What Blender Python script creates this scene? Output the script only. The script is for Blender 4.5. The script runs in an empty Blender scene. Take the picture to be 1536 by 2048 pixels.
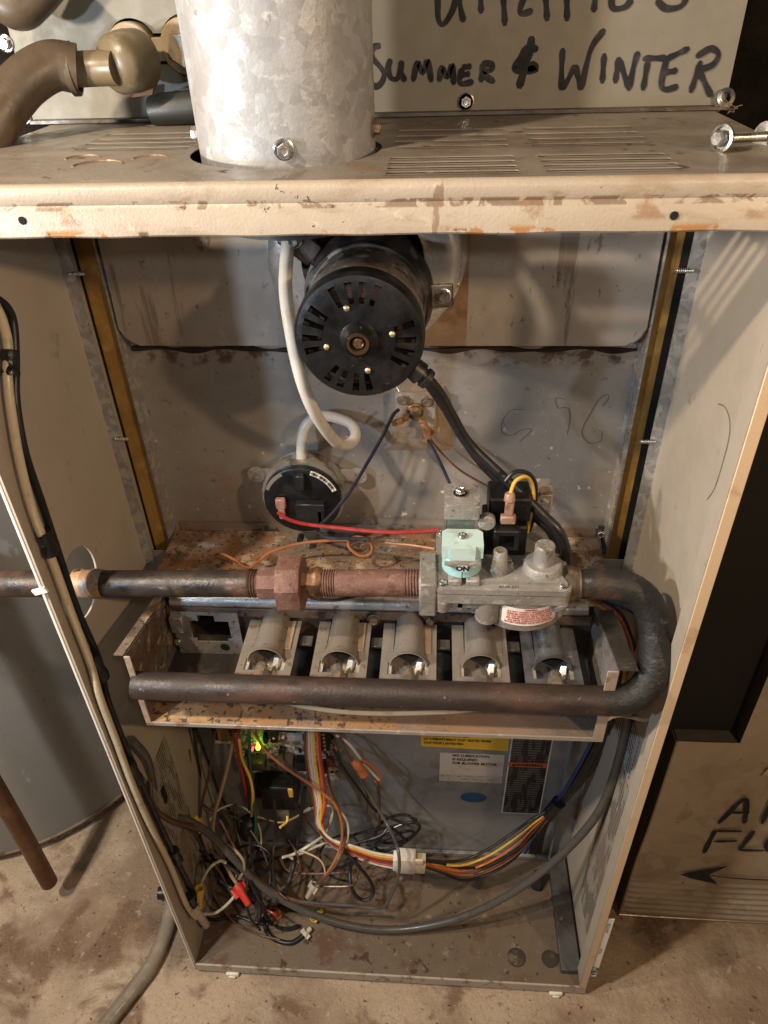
import bpy, bmesh, math, random
from mathutils import Vector, Matrix
random.seed(7)
SC = bpy.context.scene
COL = SC.collection

# ------------------------------------------------------------------ camera, world, lamps, exposure
CX, CY, CZ = 0.3212, -0.4318, 1.1030
PIT, YAW, ROL, FPX = math.radians(35.9216), math.radians(-4.8459), math.radians(-1.926), 1459.34
FW = Vector((math.sin(YAW)*math.cos(PIT), math.cos(YAW)*math.cos(PIT), -math.sin(PIT)))
_r = Vector((math.cos(YAW), -math.sin(YAW), 0)); _u = _r.cross(FW)
RT = math.cos(ROL)*_r + math.sin(ROL)*_u
UP = -math.sin(ROL)*_r + math.cos(ROL)*_u
CAM = Vector((CX, CY, CZ))
cd = bpy.data.cameras.new('camera'); cam = bpy.data.objects.new('camera', cd); COL.objects.link(cam)
cam.matrix_world = Matrix(((RT.x, UP.x, -FW.x, CX), (RT.y, UP.y, -FW.y, CY), (RT.z, UP.z, -FW.z, CZ), (0, 0, 0, 1)))
cd.sensor_fit = 'VERTICAL'; cd.sensor_height = 36; cd.sensor_width = 27; cd.lens = 36*FPX/2048
cd.clip_start = 0.01; cd.clip_end = 60
SC.camera = cam
w = bpy.data.worlds.new('World'); SC.world = w; w.use_nodes = True
w.node_tree.nodes['Background'].inputs[0].default_value = (0.75, 0.85, 1.0, 1)
w.node_tree.nodes['Background'].inputs[1].default_value = 0.007
SC.view_settings.view_transform = 'Standard'; SC.view_settings.look = 'None'
SC.view_settings.exposure = 0.0; SC.view_settings.gamma = 1

def lamp(name, loc, power, color, size):
    l = bpy.data.lights.new(name, 'POINT'); l.energy = power; l.color = color; l.shadow_soft_size = size
    o = bpy.data.objects.new(name, l); o.location = loc; COL.objects.link(o)
lamp('work_lamp_left', (-0.30, -0.46, 1.60), 46.0, (1.0, 0.82, 0.61), 0.022)
lamp('low_lamp_left', (-0.30, -0.22, 1.06), 17.0, (1.0, 0.88, 0.74), 0.020)
lamp('cool_lamp', (-0.30, -0.42, 1.00), 11.0, (0.62, 0.80, 1.0), 0.015)
lamp('work_lamp_right', (0.88, -0.52, 1.24), 15.0, (1.0, 0.68, 0.40), 0.022)
lamp('camera_fill_lamp', (0.335, -0.415, 1.135), 1.9, (1.0, 0.93, 0.84), 0.010)  # added fill at the camera, brightens the upper back panel

def pt(px, py, **k):
    """point of the place seen at photo pixel px, py on the plane x, y or z = value"""
    d = RT*((px-768)/FPX) - UP*((py-1024)/FPX) + FW
    a, v = list(k.items())[0]; i = 'xyz'.index(a)
    return CAM + d*((v-CAM[i])/d[i])

# ------------------------------------------------------------------ materials
def L(c, s, lo, hi, **k): return dict(c=c, s=s, lo=lo, hi=hi, **k)
MATS = {}
def mat(name, base, rough=.5, metal=0., layers=(), bump=0., bs=300., emit=None, es=1., rv=.12, bd=None):
    if name in MATS: return MATS[name]
    m = bpy.data.materials.new(name); m.use_nodes = True; nt = m.node_tree; N = nt.nodes; K = nt.links
    b = N['Principled BSDF']
    tc = N.new('ShaderNodeTexCoord').outputs['Object']
    def math_(op, a, c, cl=False):
        n = N.new('ShaderNodeMath'); n.operation = op; n.use_clamp = cl
        for i, v in enumerate((a, c)):
            if v is None: continue
            if isinstance(v, (int, float)): n.inputs[i].default_value = v
            else: K.new(v, n.inputs[i])
        return n.outputs[0]
    def noise(s, st=(1, 1, 1), det=5, dist=0, off=0, typ='N'):
        mp = N.new('ShaderNodeMapping'); K.new(tc, mp.inputs[0])
        mp.inputs['Scale'].default_value = st; mp.inputs['Location'].default_value = (off*1.37, off*2.11, off*.73)
        if typ == 'V':
            n = N.new('ShaderNodeTexVoronoi'); n.inputs['Scale'].default_value = s; K.new(mp.outputs[0], n.inputs['Vector'])
            sp = N.new('ShaderNodeSeparateColor'); K.new(n.outputs['Color'], sp.inputs[0]); return sp.outputs[0]
        if typ == 'D':
            n = N.new('ShaderNodeTexVoronoi'); n.inputs['Scale'].default_value = s; K.new(mp.outputs[0], n.inputs['Vector'])
            return math_('SUBTRACT', 1, n.outputs['Distance'])
        n = N.new('ShaderNodeTexNoise'); n.inputs['Scale'].default_value = s; n.inputs['Detail'].default_value = det
        n.inputs['Distortion'].default_value = dist; n.inputs['Roughness'].default_value = .62
        K.new(mp.outputs[0], n.inputs['Vector']); return n.outputs['Fac']
    def rng(v, lo, hi, a=0, c=1):
        n = N.new('ShaderNodeMapRange'); n.interpolation_type = 'SMOOTHSTEP'
        n.inputs['From Min'].default_value = lo; n.inputs['From Max'].default_value = hi
        n.inputs['To Min'].default_value = a; n.inputs['To Max'].default_value = c
        K.new(v, n.inputs['Value']); return n.outputs[0]
    rgb = N.new('ShaderNodeRGB'); rgb.outputs[0].default_value = (*base, 1); col = rgb.outputs[0]
    rn = noise(60, off=3)
    rg = rng(rn, .3, .7, max(.03, rough-rv), min(1, rough+rv))
    mv = N.new('ShaderNodeValue'); mv.outputs[0].default_value = metal; mt = mv.outputs[0]
    hts = None
    for i, l in enumerate(layers):
        f = rng(noise(l['s'], l.get('st', (1, 1, 1)), l.get('d', 6), l.get('dist', 0), l.get('off', i*3.3+1), l.get('typ', 'N')), l['lo'], l['hi'], 0, l.get('amt', 1))
        if 'ax' in l:
            a, lo, hi = l['ax']; sp = N.new('ShaderNodeSeparateXYZ'); K.new(tc, sp.inputs[0])
            g = rng(sp.outputs['XYZ'.index(a)], min(lo, hi), max(lo, hi), *((0, 1) if lo < hi else (1, 0)))
            f = math_('MULTIPLY', f, g)
        if 'win' in l:
            a, lo, hi, sf = l['win']; sp = N.new('ShaderNodeSeparateXYZ'); K.new(tc, sp.inputs[0]); v = sp.outputs['XYZ'.index(a)]
            f = math_('MULTIPLY', math_('MULTIPLY', f, rng(v, lo-sf, lo)), rng(v, hi, hi+sf, 1, 0))
        if 'band' in l:
            a, per, dut = l['band']; sp = N.new('ShaderNodeSeparateXYZ'); K.new(tc, sp.inputs[0])
            g = math_('FRACT', math_('DIVIDE', math_('ADD', sp.outputs['XYZ'.index(a)], 50*per), per), None)
            f = math_('MULTIPLY', f, math_('LESS_THAN', g, dut))
        mx = N.new('ShaderNodeMix'); mx.data_type = 'RGBA'; K.new(f, mx.inputs[0]); K.new(col, mx.inputs[6]); mx.inputs[7].default_value = (*l['c'], 1); col = mx.outputs[2]
        for key, cur in (('r', 0), ('m', 1)):
            if key in l:
                q = N.new('ShaderNodeMix'); K.new(f, q.inputs[0]); K.new(rg if cur == 0 else mt, q.inputs[2]); q.inputs[3].default_value = l[key]
                if cur == 0: rg = q.outputs[0]
                else: mt = q.outputs[0]
        if l.get('h'):
            t = math_('MULTIPLY', f, l['h']); hts = t if hts is None else math_('ADD', hts, t)
    K.new(col, b.inputs['Base Color']); K.new(rg, b.inputs['Roughness']); K.new(mt, b.inputs['Metallic'])
    if bump or hts is not None:
        h = math_('MULTIPLY', noise(bs, det=8, off=9), bump if bump else 0.)
        if hts is not None: h = math_('ADD', h, hts)
        bm_ = N.new('ShaderNodeBump'); bm_.inputs['Strength'].default_value = 1; bm_.inputs['Distance'].default_value = bd or .001
        K.new(h, bm_.inputs['Height']); K.new(bm_.outputs[0], b.inputs['Normal'])
    if emit:
        b.inputs['Emission Color'].default_value = (*emit, 1); b.inputs['Emission Strength'].default_value = es
    MATS[name] = m; return m

RUST, RUSTD, DIRT = (.20, .075, .022), (.07, .028, .012), (.06, .042, .028)
cream = mat('cream_paint', (.47, .385, .29), .42, 0, (
    L((.34, .26, .185), 7, .42, .70, amt=.7), L((.30, .20, .12), 30, .55, .72, st=(.5, 1, 1), amt=.55),
    L(RUST, 22, .62, .70, d=9, r=.85, amt=.9), L(RUSTD, 75, .66, .72, d=8, r=.9, amt=.9), L((.55, .50, .42), 160, .68, .74, amt=.5)), .25, 500)
shelfm = mat('shelf_top_paint', (.26, .225, .19), .40, 0, (
    L((.14, .11, .085), 8, .42, .64, amt=.8, d=9), L((.40, .345, .285), 16, .52, .68, amt=.6, d=9, st=(.4, 1, 1)), L((.24, .12, .05), 16, .60, .70, d=9, r=.75, amt=.6), L(RUSTD, 42, .62, .68, d=9, r=.9, amt=.85),
    L((.12, .08, .055), 22, .60, .66, d=10, dist=1.2, amt=.6), L((.50, .46, .40), 220, .66, .70, amt=.5)), .3, 450)
lipm = mat('lip_paint', (.45, .385, .305), .40, 0, (
    L((.34, .275, .205), 7, .40, .68, st=(.5, 1, 1), amt=.7), L((.30, .22, .15), 60, .52, .70, st=(.5, 1, 1.5), d=10, amt=.6), L((.60, .51, .40), 120, .60, .72, d=8, amt=.5),
    L((.17, .11, .07), 48, .50, .56, d=11, dist=1.0, amt=.85, win=('Z', -.0135, -.0100, .0012)), L((.24, .12, .045), 30, .56, .66, d=10, amt=.7, win=('Z', -.020, -.009, .004), off=4),
    L((.34, .15, .04), 30, .54, .58, d=6, r=.8, amt=.9, win=('Z', -.034, -.0265, .0035), off=6), L((.10, .05, .025), 46, .59, .62, d=8, r=.9, win=('Z', -.034, -.0272, .002), amt=.9),
    L((.22, .14, .09), 42, .645, .665, st=(1.6, 1, .35), d=8, amt=.8), L((.09, .05, .03), 110, .68, .70, d=6, amt=.9), L((.26, .14, .06), 15, .66, .72, st=(2.2, 1, .25), d=9, amt=.6, off=11)), .3, 500)
wallm = mat('inner_side_paint', (.45, .39, .315), .46, 0, (
    L((.37, .30, .225), 5, .4, .7, amt=.6), L((.20, .14, .09), 26, .63, .72, amt=.5, d=8), L((.10, .07, .045), 110, .70, .74, amt=.7, st=(1, 1, .4)),
    L((.20, .10, .045), 18, .66, .74, r=.8, amt=.5, d=9)), .15, 600)
edgem = mat('edge_paint', (.62, .46, .30), .4, 0, (L((.40, .26, .15), 40, .55, .7, amt=.6),), .1)
edgew = mat('edge_paint_pale', (.80, .75, .66), .4, 0, (L((.45, .36, .26), 60, .6, .7, amt=.5),), .1)
galv = mat('galvanised_steel', (.42, .425, .43), .36, .55, (
    L((.62, .63, .64), 110, .2, .9, typ='V', r=.26, amt=.75), L((.33, .33, .33), 190, .45, .8, typ='V', amt=.7, off=5), L((.30, .24, .18), 9, .5, .72, amt=.55, r=.55, m=.5),
    L((.72, .72, .70), 130, .62, .74, m=.3, r=.6, amt=.5, d=8)), .3, 350)
fluem = mat('flue_galvanised', (.30, .305, .31), .58, .22, (
    L((.47, .48, .49), 130, .15, .95, typ='V', r=.38, amt=.6), L((.34, .35, .37), 150, .5, .9, typ='V', amt=.6, off=4),
    L((.58, .59, .60), 90, .55, .67, m=.2, r=.5, amt=.6, d=10, dist=.6), L((.30, .22, .16), 13, .52, .70, amt=.5, r=.6, m=.4, st=(1, 1, .5)),
    L((.18, .15, .12), 90, .66, .72, amt=.6, d=9, m=.3)), .35, 260)
alum = mat('aluminised_panel', (.47, .42, .37), .44, .35, (
    L((.33, .275, .23), 4, .40, .66, amt=.8, r=.5), L((.58, .55, .52), 8, .5, .75, amt=.5), L((.17, .13, .10), 34, .60, .66, st=(1, 1, .10), amt=.75, d=8, m=.2, r=.6),
    L((.15, .11, .08), 75, .62, .67, st=(1.3, 1, .7), amt=.75, m=.2, r=.7, d=6), L((.64, .60, .55), 40, .60, .72, amt=.5, d=10), L((.42, .30, .20), 14, .60, .75, amt=.4, m=.3), L((.20, .165, .135), 16, .615, .635, st=(1, 1, .10), amt=.7, m=.3, d=4, off=8), L((.10, .05, .02), 45, .5, .62, amt=.8, m=.1, d=9, ax=('Z', .56, .535))), .2, 300)
alum2 = mat('aluminised_lower_panel', (.40, .37, .335), .40, .40, (
    L((.27, .23, .195), 5, .42, .66, amt=.8, r=.5), L((.50, .49, .48), 9, .5, .75, amt=.5),
    L((.70, .64, .53), 100, .655, .69, amt=.9, m=.1, r=.8, d=3, ax=('Z', .82, .72)), L((.62, .58, .50), 70, .66, .69, amt=.8, m=.1, r=.8, d=10, ax=('Z', .80, .70), off=17), L((.36, .24, .13), 20, .58, .72, amt=.6, m=.3, r=.7, ax=('Z', .76, .66)),
    L((.13, .09, .06), 90, .62, .70, amt=.6, m=.2, r=.7, d=8), L((.09, .045, .02), 70, .48, .60, amt=.85, m=.1, r=.8, d=9, ax=('Z', .817, .832), st=(.7, 1, 1))), .2, 300)
rustm = mat('rusty_plate', (.24, .185, .135), .62, .35, (
    L((.30, .135, .05), 14, .42, .60, amt=.8, m=.0, r=.85, d=8), L((.52, .42, .30), 34, .52, .62, amt=.75, m=.1, r=.8, d=9), L((.10, .045, .02), 24, .54, .62, amt=.8, m=0, r=.9, d=9, off=7),
    L((.035, .02, .012), 190, .56, .62, amt=.9, m=0, r=.9, d=5), L((.60, .52, .40), 260, .64, .68, amt=.7, m=0)), .8, 400)
trayg = mat('tray_steel', (.30, .285, .275), .45, .35, (
    L((.17, .14, .115), 8, .42, .62, amt=.8, r=.6), L((.30, .15, .06), 24, .55, .66, amt=.75, m=0, r=.85, d=9, ax=('X', .33, .12)),
    L((.05, .03, .02), 170, .58, .63, amt=.85, m=0, r=.9, d=6), L((.55, .56, .58), 60, .62, .72, amt=.5, m=.5)), .5, 400)
burnm = mat('burner_steel', (.31, .265, .215), .38, .42, (
    L((.28, .22, .165), 12, .42, .66, amt=.8, r=.55), L((.13, .06, .03), 110, .56, .63, amt=.9, m=0, r=.9, d=6, ax=('X', .42, .24)), L((.09, .06, .04), 150, .66, .70, amt=.8, m=0, r=.9),
    L((.50, .30, .15), 40, .60, .70, amt=.6, m=.1, r=.8, d=8, ax=('X', .40, .20))), .4, 400)
burnc = mat('burner_steel_clean', (.34, .30, .26), .36, .45, (L((.29, .235, .185), 12, .44, .66, amt=.8, r=.5), L((.12, .07, .04), 95, .66, .70, amt=.85, m=0, r=.9), L((.48, .45, .41), 30, .58, .72, amt=.5)), .3, 400)
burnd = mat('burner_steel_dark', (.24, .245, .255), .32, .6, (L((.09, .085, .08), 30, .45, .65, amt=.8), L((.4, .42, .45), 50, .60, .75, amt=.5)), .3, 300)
darkst = mat('dark_bracket_steel', (.14, .13, .12), .5, .6, (L((.07, .06, .05), 16, .45, .65), L((.30, .28, .26), 60, .60, .72, amt=.5)), .3)
ironp = mat('black_iron_pipe', (.042, .034, .028), .42, .35, (
    L((.15, .065, .03), 16, .48, .66, amt=.75, m=.05, r=.7, d=8), L((.30, .29, .28), 42, .60, .72, amt=.55, r=.5, d=9, st=(.5, 1, 1)), L((.02, .016, .014), 60, .55, .65, amt=.6)), .5, 350)
irone = mat('black_iron_elbow', (.028, .027, .026), .5, .3, (
    L((.17, .085, .035), 12, .52, .68, amt=.6, m=.05, r=.7), L((.20, .195, .185), 85, .58, .70, amt=.5, r=.5, d=9), L((.02, .018, .016), 50, .55, .65, amt=.6)), 1.0, 260)
manif = mat('manifold_pipe_paint', (.040, .028, .023), .5, .15, (
    L((.105, .055, .036), 20, .48, .66, amt=.8, r=.6, d=8, st=(.4, 1, 1)), L((.03, .022, .02), 36, .52, .64, amt=.8, d=9, st=(.4, 1, 1)), L((.30, .26, .23), 130, .66, .72, amt=.6)), .5, 350)
nipm = mat('red_oxide_pipe', (.17, .085, .062), .62, .15, (
    L((.27, .155, .115), 60, .48, .66, amt=.8, d=9, dist=1.5), L((.11, .045, .034), 90, .52, .64, amt=.8, d=9), L((.36, .24, .18), 200, .64, .7, amt=.6)), .9, 420)
zinc = mat('die_cast_zinc', (.32, .305, .28), .46, .25, (
    L((.13, .10, .075), 34, .56, .66, amt=.75, d=10, dist=.8, r=.8, m=0), 
    L((.22, .19, .16), 18, .44, .64, amt=.75, r=.6, m=.2), L((.52, .51, .49), 110, .52, .68, amt=.65, d=9), L((.10, .075, .055), 150, .62, .67, amt=.85, m=0, r=.85, d=8), L((.30, .19, .10), 24, .60, .72, amt=.5, m=0)), .7, 420)
turq = mat('turquoise_plastic', (.36, .62, .63), .42, 0, (L((.26, .48, .50), 25, .5, .7, amt=.5), L((.55, .74, .70), 50, .55, .75, amt=.4), L((.15, .17, .15), 120, .68, .73, amt=.6)), .1)
turql = mat('pale_turquoise_plastic', (.50, .66, .64), .5, 0, (L((.34, .38, .35), 40, .52, .68, amt=.7),), .2)
blackp = mat('black_enamel', (.006, .006, .0065), .42, .0, (L((.022, .019, .017), 50, .52, .7, amt=.6, r=.55), L((.16, .15, .14), 240, .66, .7, amt=.35)), .12, 500)
blackw = mat('worn_black_motor_band', (.19, .165, .145), .38, .45, (
    L((.36, .29, .22), 20, .46, .62, amt=.8, r=.5, d=9, st=(.5, 1, 1)), L((.62, .58, .52), 150, .58, .66, amt=.7, d=9), L((.010, .010, .010), 22, .50, .58, amt=.9, off=2, d=9)), .5, 400)
blackr = mat('black_rubber', (.014, .014, .015), .40, 0, (L((.05, .045, .04), 60, .55, .7, amt=.6),), .1)
tapem = mat('black_tape', (.012, .012, .012), .33, 0, (), .4, 300)
stain = mat('bright_steel', (.68, .64, .58), .30, .55, (L((.35, .28, .22), 14, .50, .70, amt=.7, r=.4), L((.14, .10, .08), 110, .66, .72, amt=.7, r=.7, m=.2)), .15, 200)
zscrew = mat('zinc_screw', (.62, .60, .57), .28, .95, (L((.30, .22, .15), 200, .55, .7, amt=.6, r=.6),), .1)
oldscr = mat('rusty_screw', (.30, .22, .16), .5, .6, (L((.16, .07, .03), 200, .5, .65, amt=.8, m=0, r=.8),), .4)
brass = mat('dull_brass', (.55, .47, .30), .4, .8)
goldm = mat('yellow_insulation', (.46, .27, .075), .45, .15, (L((.26, .13, .035), 22, .42, .62, amt=.75, st=(1, 1, .5)), L((.65, .46, .17), 40, .56, .72, amt=.6), L((.05, .03, .015), 130, .66, .71, amt=.8)), .6, 250)
floorm = mat('concrete_floor', (.44, .33, .225), .75, 0, (
    L((.20, .13, .08), 3.2, .42, .60, amt=.85), L((.46, .37, .27), 9, .5, .68, amt=.6), L((.14, .075, .038), 9, .52, .62, amt=.8, d=11, dist=.6), L((.08, .055, .038), 5, .58, .68, amt=.6, d=10), L((.50, .42, .32), 60, .60, .68, amt=.6, d=10),
    L((.07, .045, .03), 120, .64, .69, amt=.85, d=8, h=-.6), L((.10, .065, .04), 26, .64, .70, amt=.6, d=10), L((.26, .18, .12), 320, .54, .64, amt=.6), L((.62, .52, .40), 420, .64, .70, amt=.6)), 1.3, 130, bd=.0022)
basem = mat('base_pan_paint', (.15, .108, .070), .55, .15, (
    L((.15, .11, .08), 7, .42, .62, amt=.7), L((.11, .055, .026), 19, .53, .64, amt=.8, d=9, r=.85), L((.05, .028, .016), 48, .61, .67, amt=.85, d=8, r=.9), L((.30, .27, .23), 80, .60, .70, amt=.5), L((.02, .015, .01), 95, .71, .73, amt=1, d=2)), .5, 300)
lowp = mat('blower_panel_galvanised', (.33, .33, .325), .40, .40, (
    L((.16, .165, .17), 5, .42, .62, amt=.7), L((.34, .36, .38), 60, .2, .9, typ='V', amt=.5), L((.36, .36, .36), 45, .60, .7, amt=.4, d=8), L((.12, .08, .05), 30, .58, .68, amt=.6, m=.2, r=.7, ax=('Z', .07, .02))), .25, 300)
ductm = mat('return_duct_galvanised', (.46, .385, .29), .42, .30, (
    L((.27, .22, .165), 5, .42, .62, amt=.75), L((.52, .46, .37), 40, .2, .9, typ='V', amt=.5), L((.40, .34, .27), 12, .55, .7, amt=.4), L((.06, .04, .03), 90, .66, .71, amt=.7, m=0)), .35, 200)
coilp = mat('coil_panel_paint', (.23, .215, .175), .62, .05, (L((.21, .20, .165), 6, .42, .66, amt=.6), L((.12, .09, .06), 140, .70, .73, amt=.7)), .12, 900)
heatm = mat('water_heater_enamel', (.215, .205, .185), .38, 0, (L((.22, .215, .205), 6, .42, .66, amt=.6), L((.42, .42, .42), 30, .64, .68, amt=.4, d=8, st=(1, 1, .5)), L((.10, .07, .05), 80, .70, .73, amt=.7)), .1, 500)
copper = mat('tarnished_copper', (.13, .062, .035), .42, .6, (L((.20, .11, .06), 25, .5, .68, amt=.7), L((.30, .27, .2), 60, .68, .73, amt=.5)), .2)
tubem = mat('grey_vinyl_tube', (.23, .19, .145), .22, .0, (L((.13, .09, .06), 20, .48, .66, amt=.7), L((.33, .28, .22), 40, .56, .7, amt=.5)), .1)
silic = mat('white_silicone_tube', (.66, .62, .55), .42, 0, (L((.42, .30, .20), 22, .52, .70, amt=.7),), .05)
pvc = mat('aged_pvc_fitting', (.145, .11, .06), .42, 0, (L((.22, .16, .09), 22, .45, .65, amt=.7), L((.30, .25, .16), 40, .55, .7, amt=.5)), .2)
pvcw = mat('pale_pvc_plate', (.36, .29, .19), .4, 0, (L((.33, .22, .12), 26, .5, .68, amt=.7),), .2)
hosem = mat('brown_drain_hose', (.085, .06, .038), .40, 0, (L((.15, .105, .065), 16, .48, .66, amt=.7), L((.05, .03, .02), 30, .56, .66, amt=.6)), .2)
void = mat('dark_interior', (.004, .0035, .003), .9)
ink = mat('black_marker_ink', (.012, .012, .016), .75, 0, (L((.06, .055, .06), 60, .52, .68, amt=.7),))
pencil = mat('pencil_line', (.15, .13, .11), .6)
def plain(n, c, r=.42, **k): return mat(n, c, r, 0, (L(tuple(x*.45 for x in c), 60, .52, .70, amt=.55),), .08, **k)
WC = dict(black=(.012, .012, .013), white=(.62, .56, .44), red=(.34, .03, .024), yellow=(.72, .44, .07), orange=(.62, .15, .035), brown=(.11, .052, .028), tan=(.38, .27, .17), grey=(.085, .078, .07), blue=(.015, .04, .16), green=(.01, .09, .05), navy=(.018, .019, .032), pink=(.45, .14, .12), cream=(.62, .52, .36), rustwire=(.36, .13, .05))
WM = {k: plain(k+'_wire_insulation', v, .38) for k, v in WC.items()}
labw = plain('white_label', (.60, .54, .46)); laby = mat('yellow_label', (.78, .48, .03), .4, 0, (L((.55, .32, .03), 30, .55, .7, amt=.5),)); labk = plain('black_label', (.02, .018, .016))
labo = plain('orange_label', (.62, .10, .025)); labb = plain('blue_sticker', (.008, .075, .17), .35); labr = plain('white_valve_label', (.80, .76, .70))
labg = mat('printed_grey_label', (.33, .29, .24), .6, 0, (
    L((.05, .04, .03), 260, .47, .50, st=(1, .35, .1), d=2, amt=.9, band=('Z', .0065, .55)), L((.26, .19, .13), 8, .46, .66, amt=.6)), .1)
labgs = mat('printed_silver_label', (.46, .46, .46), .45, .2, (
    L((.04, .04, .04), 260, .47, .50, st=(1, .35, .1), d=2, amt=.9, band=('Z', .0075, .5)),), .1)
inkr = plain('red_print', (.55, .05, .03)); inkk = mat('black_print', (.015, .013, .012), .6); inkg = plain('grey_print', (.34, .30, .25))
pcbm = mat('circuit_board', (.62, .55, .46), .5, 0, (L((.03, .025, .02), 240, .54, .58, typ='V', amt=.8, m=0), L((.30, .26, .20), 150, .55, .8, typ='V', amt=.6, off=5), L((.10, .07, .05), 90, .6, .64, amt=.8, d=8)), .3)

# ------------------------------------------------------------------ mesh helpers
def BM(): return bmesh.new()
def bx(bm, x0, x1, y0, y1, z0, z1, bev=0, seg=1):
    vs = [bm.verts.new((x, y, z)) for x in (x0, x1) for y in (y0, y1) for z in (z0, z1)]
    fs = [bm.faces.new([vs[i] for i in f]) for f in ((0, 1, 3, 2), (4, 6, 7, 5), (0, 4, 5, 1), (2, 3, 7, 6), (0, 2, 6, 4), (1, 5, 7, 3))]
    if bev:
        es = list({e for f in fs for e in f.edges}); bmesh.ops.bevel(bm, geom=es, offset=bev, segments=seg, affect='EDGES', profile=.5)
    return bm
def obx(bm, c, ax, ay, az, bev=0):
    """oriented box, half-extent vectors"""
    c, ax, ay, az = map(Vector, (c, ax, ay, az))
    vs = [bm.verts.new(c + i*ax + j*ay + k*az) for i in (-1, 1) for j in (-1, 1) for k in (-1, 1)]
    fs = [bm.faces.new([vs[i] for i in f]) for f in ((0, 1, 3, 2), (4, 6, 7, 5), (0, 4, 5, 1), (2, 3, 7, 6), (0, 2, 6, 4), (1, 5, 7, 3))]
    if bev: bmesh.ops.bevel(bm, geom=list({e for f in fs for e in f.edges}), offset=bev, segments=2, affect='EDGES', profile=.5)
    return bm
def frame_of(d):
    d = Vector(d).normalized(); a = Vector((0, 0, 1)) if abs(d.z) < .9 else Vector((1, 0, 0))
    u = d.cross(a).normalized(); return u, d.cross(u), d
def lathe(bm, o, axis, prof, seg=32, a0=0, closed=True, flip=1):
    """prof = [(radius, height)], axis direction; radius 0 makes a tip"""
    u, v, d = frame_of(axis); o = Vector(o); rings = []
    for r, h in prof:
        if r <= 1e-6: rings.append([bm.verts.new(o+d*h)])
        else: rings.append([bm.verts.new(o+d*h+(u*math.cos(a0+2*math.pi*i/seg)+v*math.sin(a0+2*math.pi*i/seg))*r) for i in range(seg)])
    for A, B in zip(rings, rings[1:]):
        for i in range(seg):
            j = (i+1) % seg
            if len(A) == 1 and len(B) == 1: continue
            if len(A) == 1: f = (A[0], B[j], B[i])
            elif len(B) == 1: f = (A[i], A[j], B[0])
            else: f = (A[i], A[j], B[j], B[i])
            bm.faces.new(f)
    return bm
def cyl(bm, p0, p1, r0, r1=None, seg=24, bev=0):
    p0, p1 = Vector(p0), Vector(p1); h = (p1-p0).length; r1 = r0 if r1 is None else r1
    b = bev or 0
    prof = [(0, 0), (r0-b, 0), (r0, b), (r1, h-b), (r1-b, h), (0, h)] if b else [(0, 0), (r0, 0), (r1, h), (0, h)]
    return lathe(bm, p0, p1-p0, prof, seg)
def spline(P, n=8):
    P = [Vector(p) for p in P]
    if len(P) < 3:
        return [P[0].lerp(P[-1], i/n) for i in range(n+1)]
    Q = [P[0]*2-P[1]]+P+[P[-1]*2-P[-2]]; out = []
    for i in range(1, len(Q)-2):
        a, b, c, d = Q[i-1:i+3]
        for k in range(n):
            t = k/n
            out.append(.5*((2*b)+(c-a)*t+(2*a-5*b+4*c-d)*t*t+(3*b-a-3*c+d)*t**3))
    out.append(P[-1]); return out
def tube(bm, P, r, seg=10, n=8, smooth=True, open_end=False, wob=0):
    C = spline(P, n) if smooth else [Vector(p) for p in P]
    t = (C[1]-C[0]).normalized(); u, v, _ = frame_of(t); rings = []
    for i, c in enumerate(C):
        t2 = ((C[min(i+1, len(C)-1)]-C[max(i-1, 0)])).normalized()
        ax = t.cross(t2)
        if ax.length > 1e-7:
            R = Matrix.Rotation(t.angle(t2), 3, ax); u = R @ u
        u = (u - t2*u.dot(t2)).normalized(); v = t2.cross(u); t = t2
        rr = r(i/(len(C)-1)) if callable(r) else r
        if wob: rr *= 1+wob*math.sin(i*1.9)*math.sin(i*.77+1)
        rings.append([bm.verts.new(c+(u*math.cos(2*math.pi*k/seg)+v*math.sin(2*math.pi*k/seg))*rr) for k in range(seg)])
    for A, B in zip(rings, rings[1:]):
        for k in range(seg): bm.faces.new((A[k], A[(k+1) % seg], B[(k+1) % seg], B[k]))
    if not open_end:
        bm.faces.new(rings[0][::-1]); bm.faces.new(rings[-1])
    return bm
def prism(bm, pts, axis, d0, d1):
    """extrude polygon given in the two other axes (in xyz order) along axis"""
    def mk(p, d):
        q = list(p); q.insert('xyz'.index(axis), d); return bm.verts.new(q)
    A = [mk(p, d0) for p in pts]; B = [mk(p, d1) for p in pts]; n = len(pts)
    bm.faces.new(A[::-1]); bm.faces.new(B)
    for i in range(n): bm.faces.new((A[i], A[(i+1) % n], B[(i+1) % n], B[i]))
    return bm
def rrect(x0, x1, z0, z1, r, seg=5, corners=(1, 1, 1, 1)):
    out = []
    for (cx, cz, a, on) in ((x0+r, z0+r, 180, corners[0]), (x1-r, z0+r, 270, corners[1]), (x1-r, z1-r, 0, corners[2]), (x0+r, z1-r, 90, corners[3])):
        if not on:
            out.append((cx+(-r if a in (180, 90) else r), cz+(-r if a in (180, 270) else r))); continue
        for k in range(seg+1):
            t = math.radians(a+90*k/seg); out.append((cx+r*math.cos(t), cz+r*math.sin(t)))
    return out
def ribbon(bm, P, wd, nrm, n=5, off=0.0):
    C = spline(P, n); nrm = Vector(nrm).normalized(); prev = None
    for i, c in enumerate(C):
        t = (C[min(i+1, len(C)-1)]-C[max(i-1, 0)]).normalized(); s = t.cross(nrm).normalized()
        f = i/(len(C)-1); ww = wd*(.5 if i in (0, len(C)-1) else 1)*(1+.16*math.sin(f*9+wd*3000))
        cc = c + nrm*off
        cur = [bm.verts.new(cc-s*ww/2), bm.verts.new(cc+s*ww/2)]
        if prev: bm.faces.new((prev[0], prev[1], cur[1], cur[0]))
        prev = cur
    return bm

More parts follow.
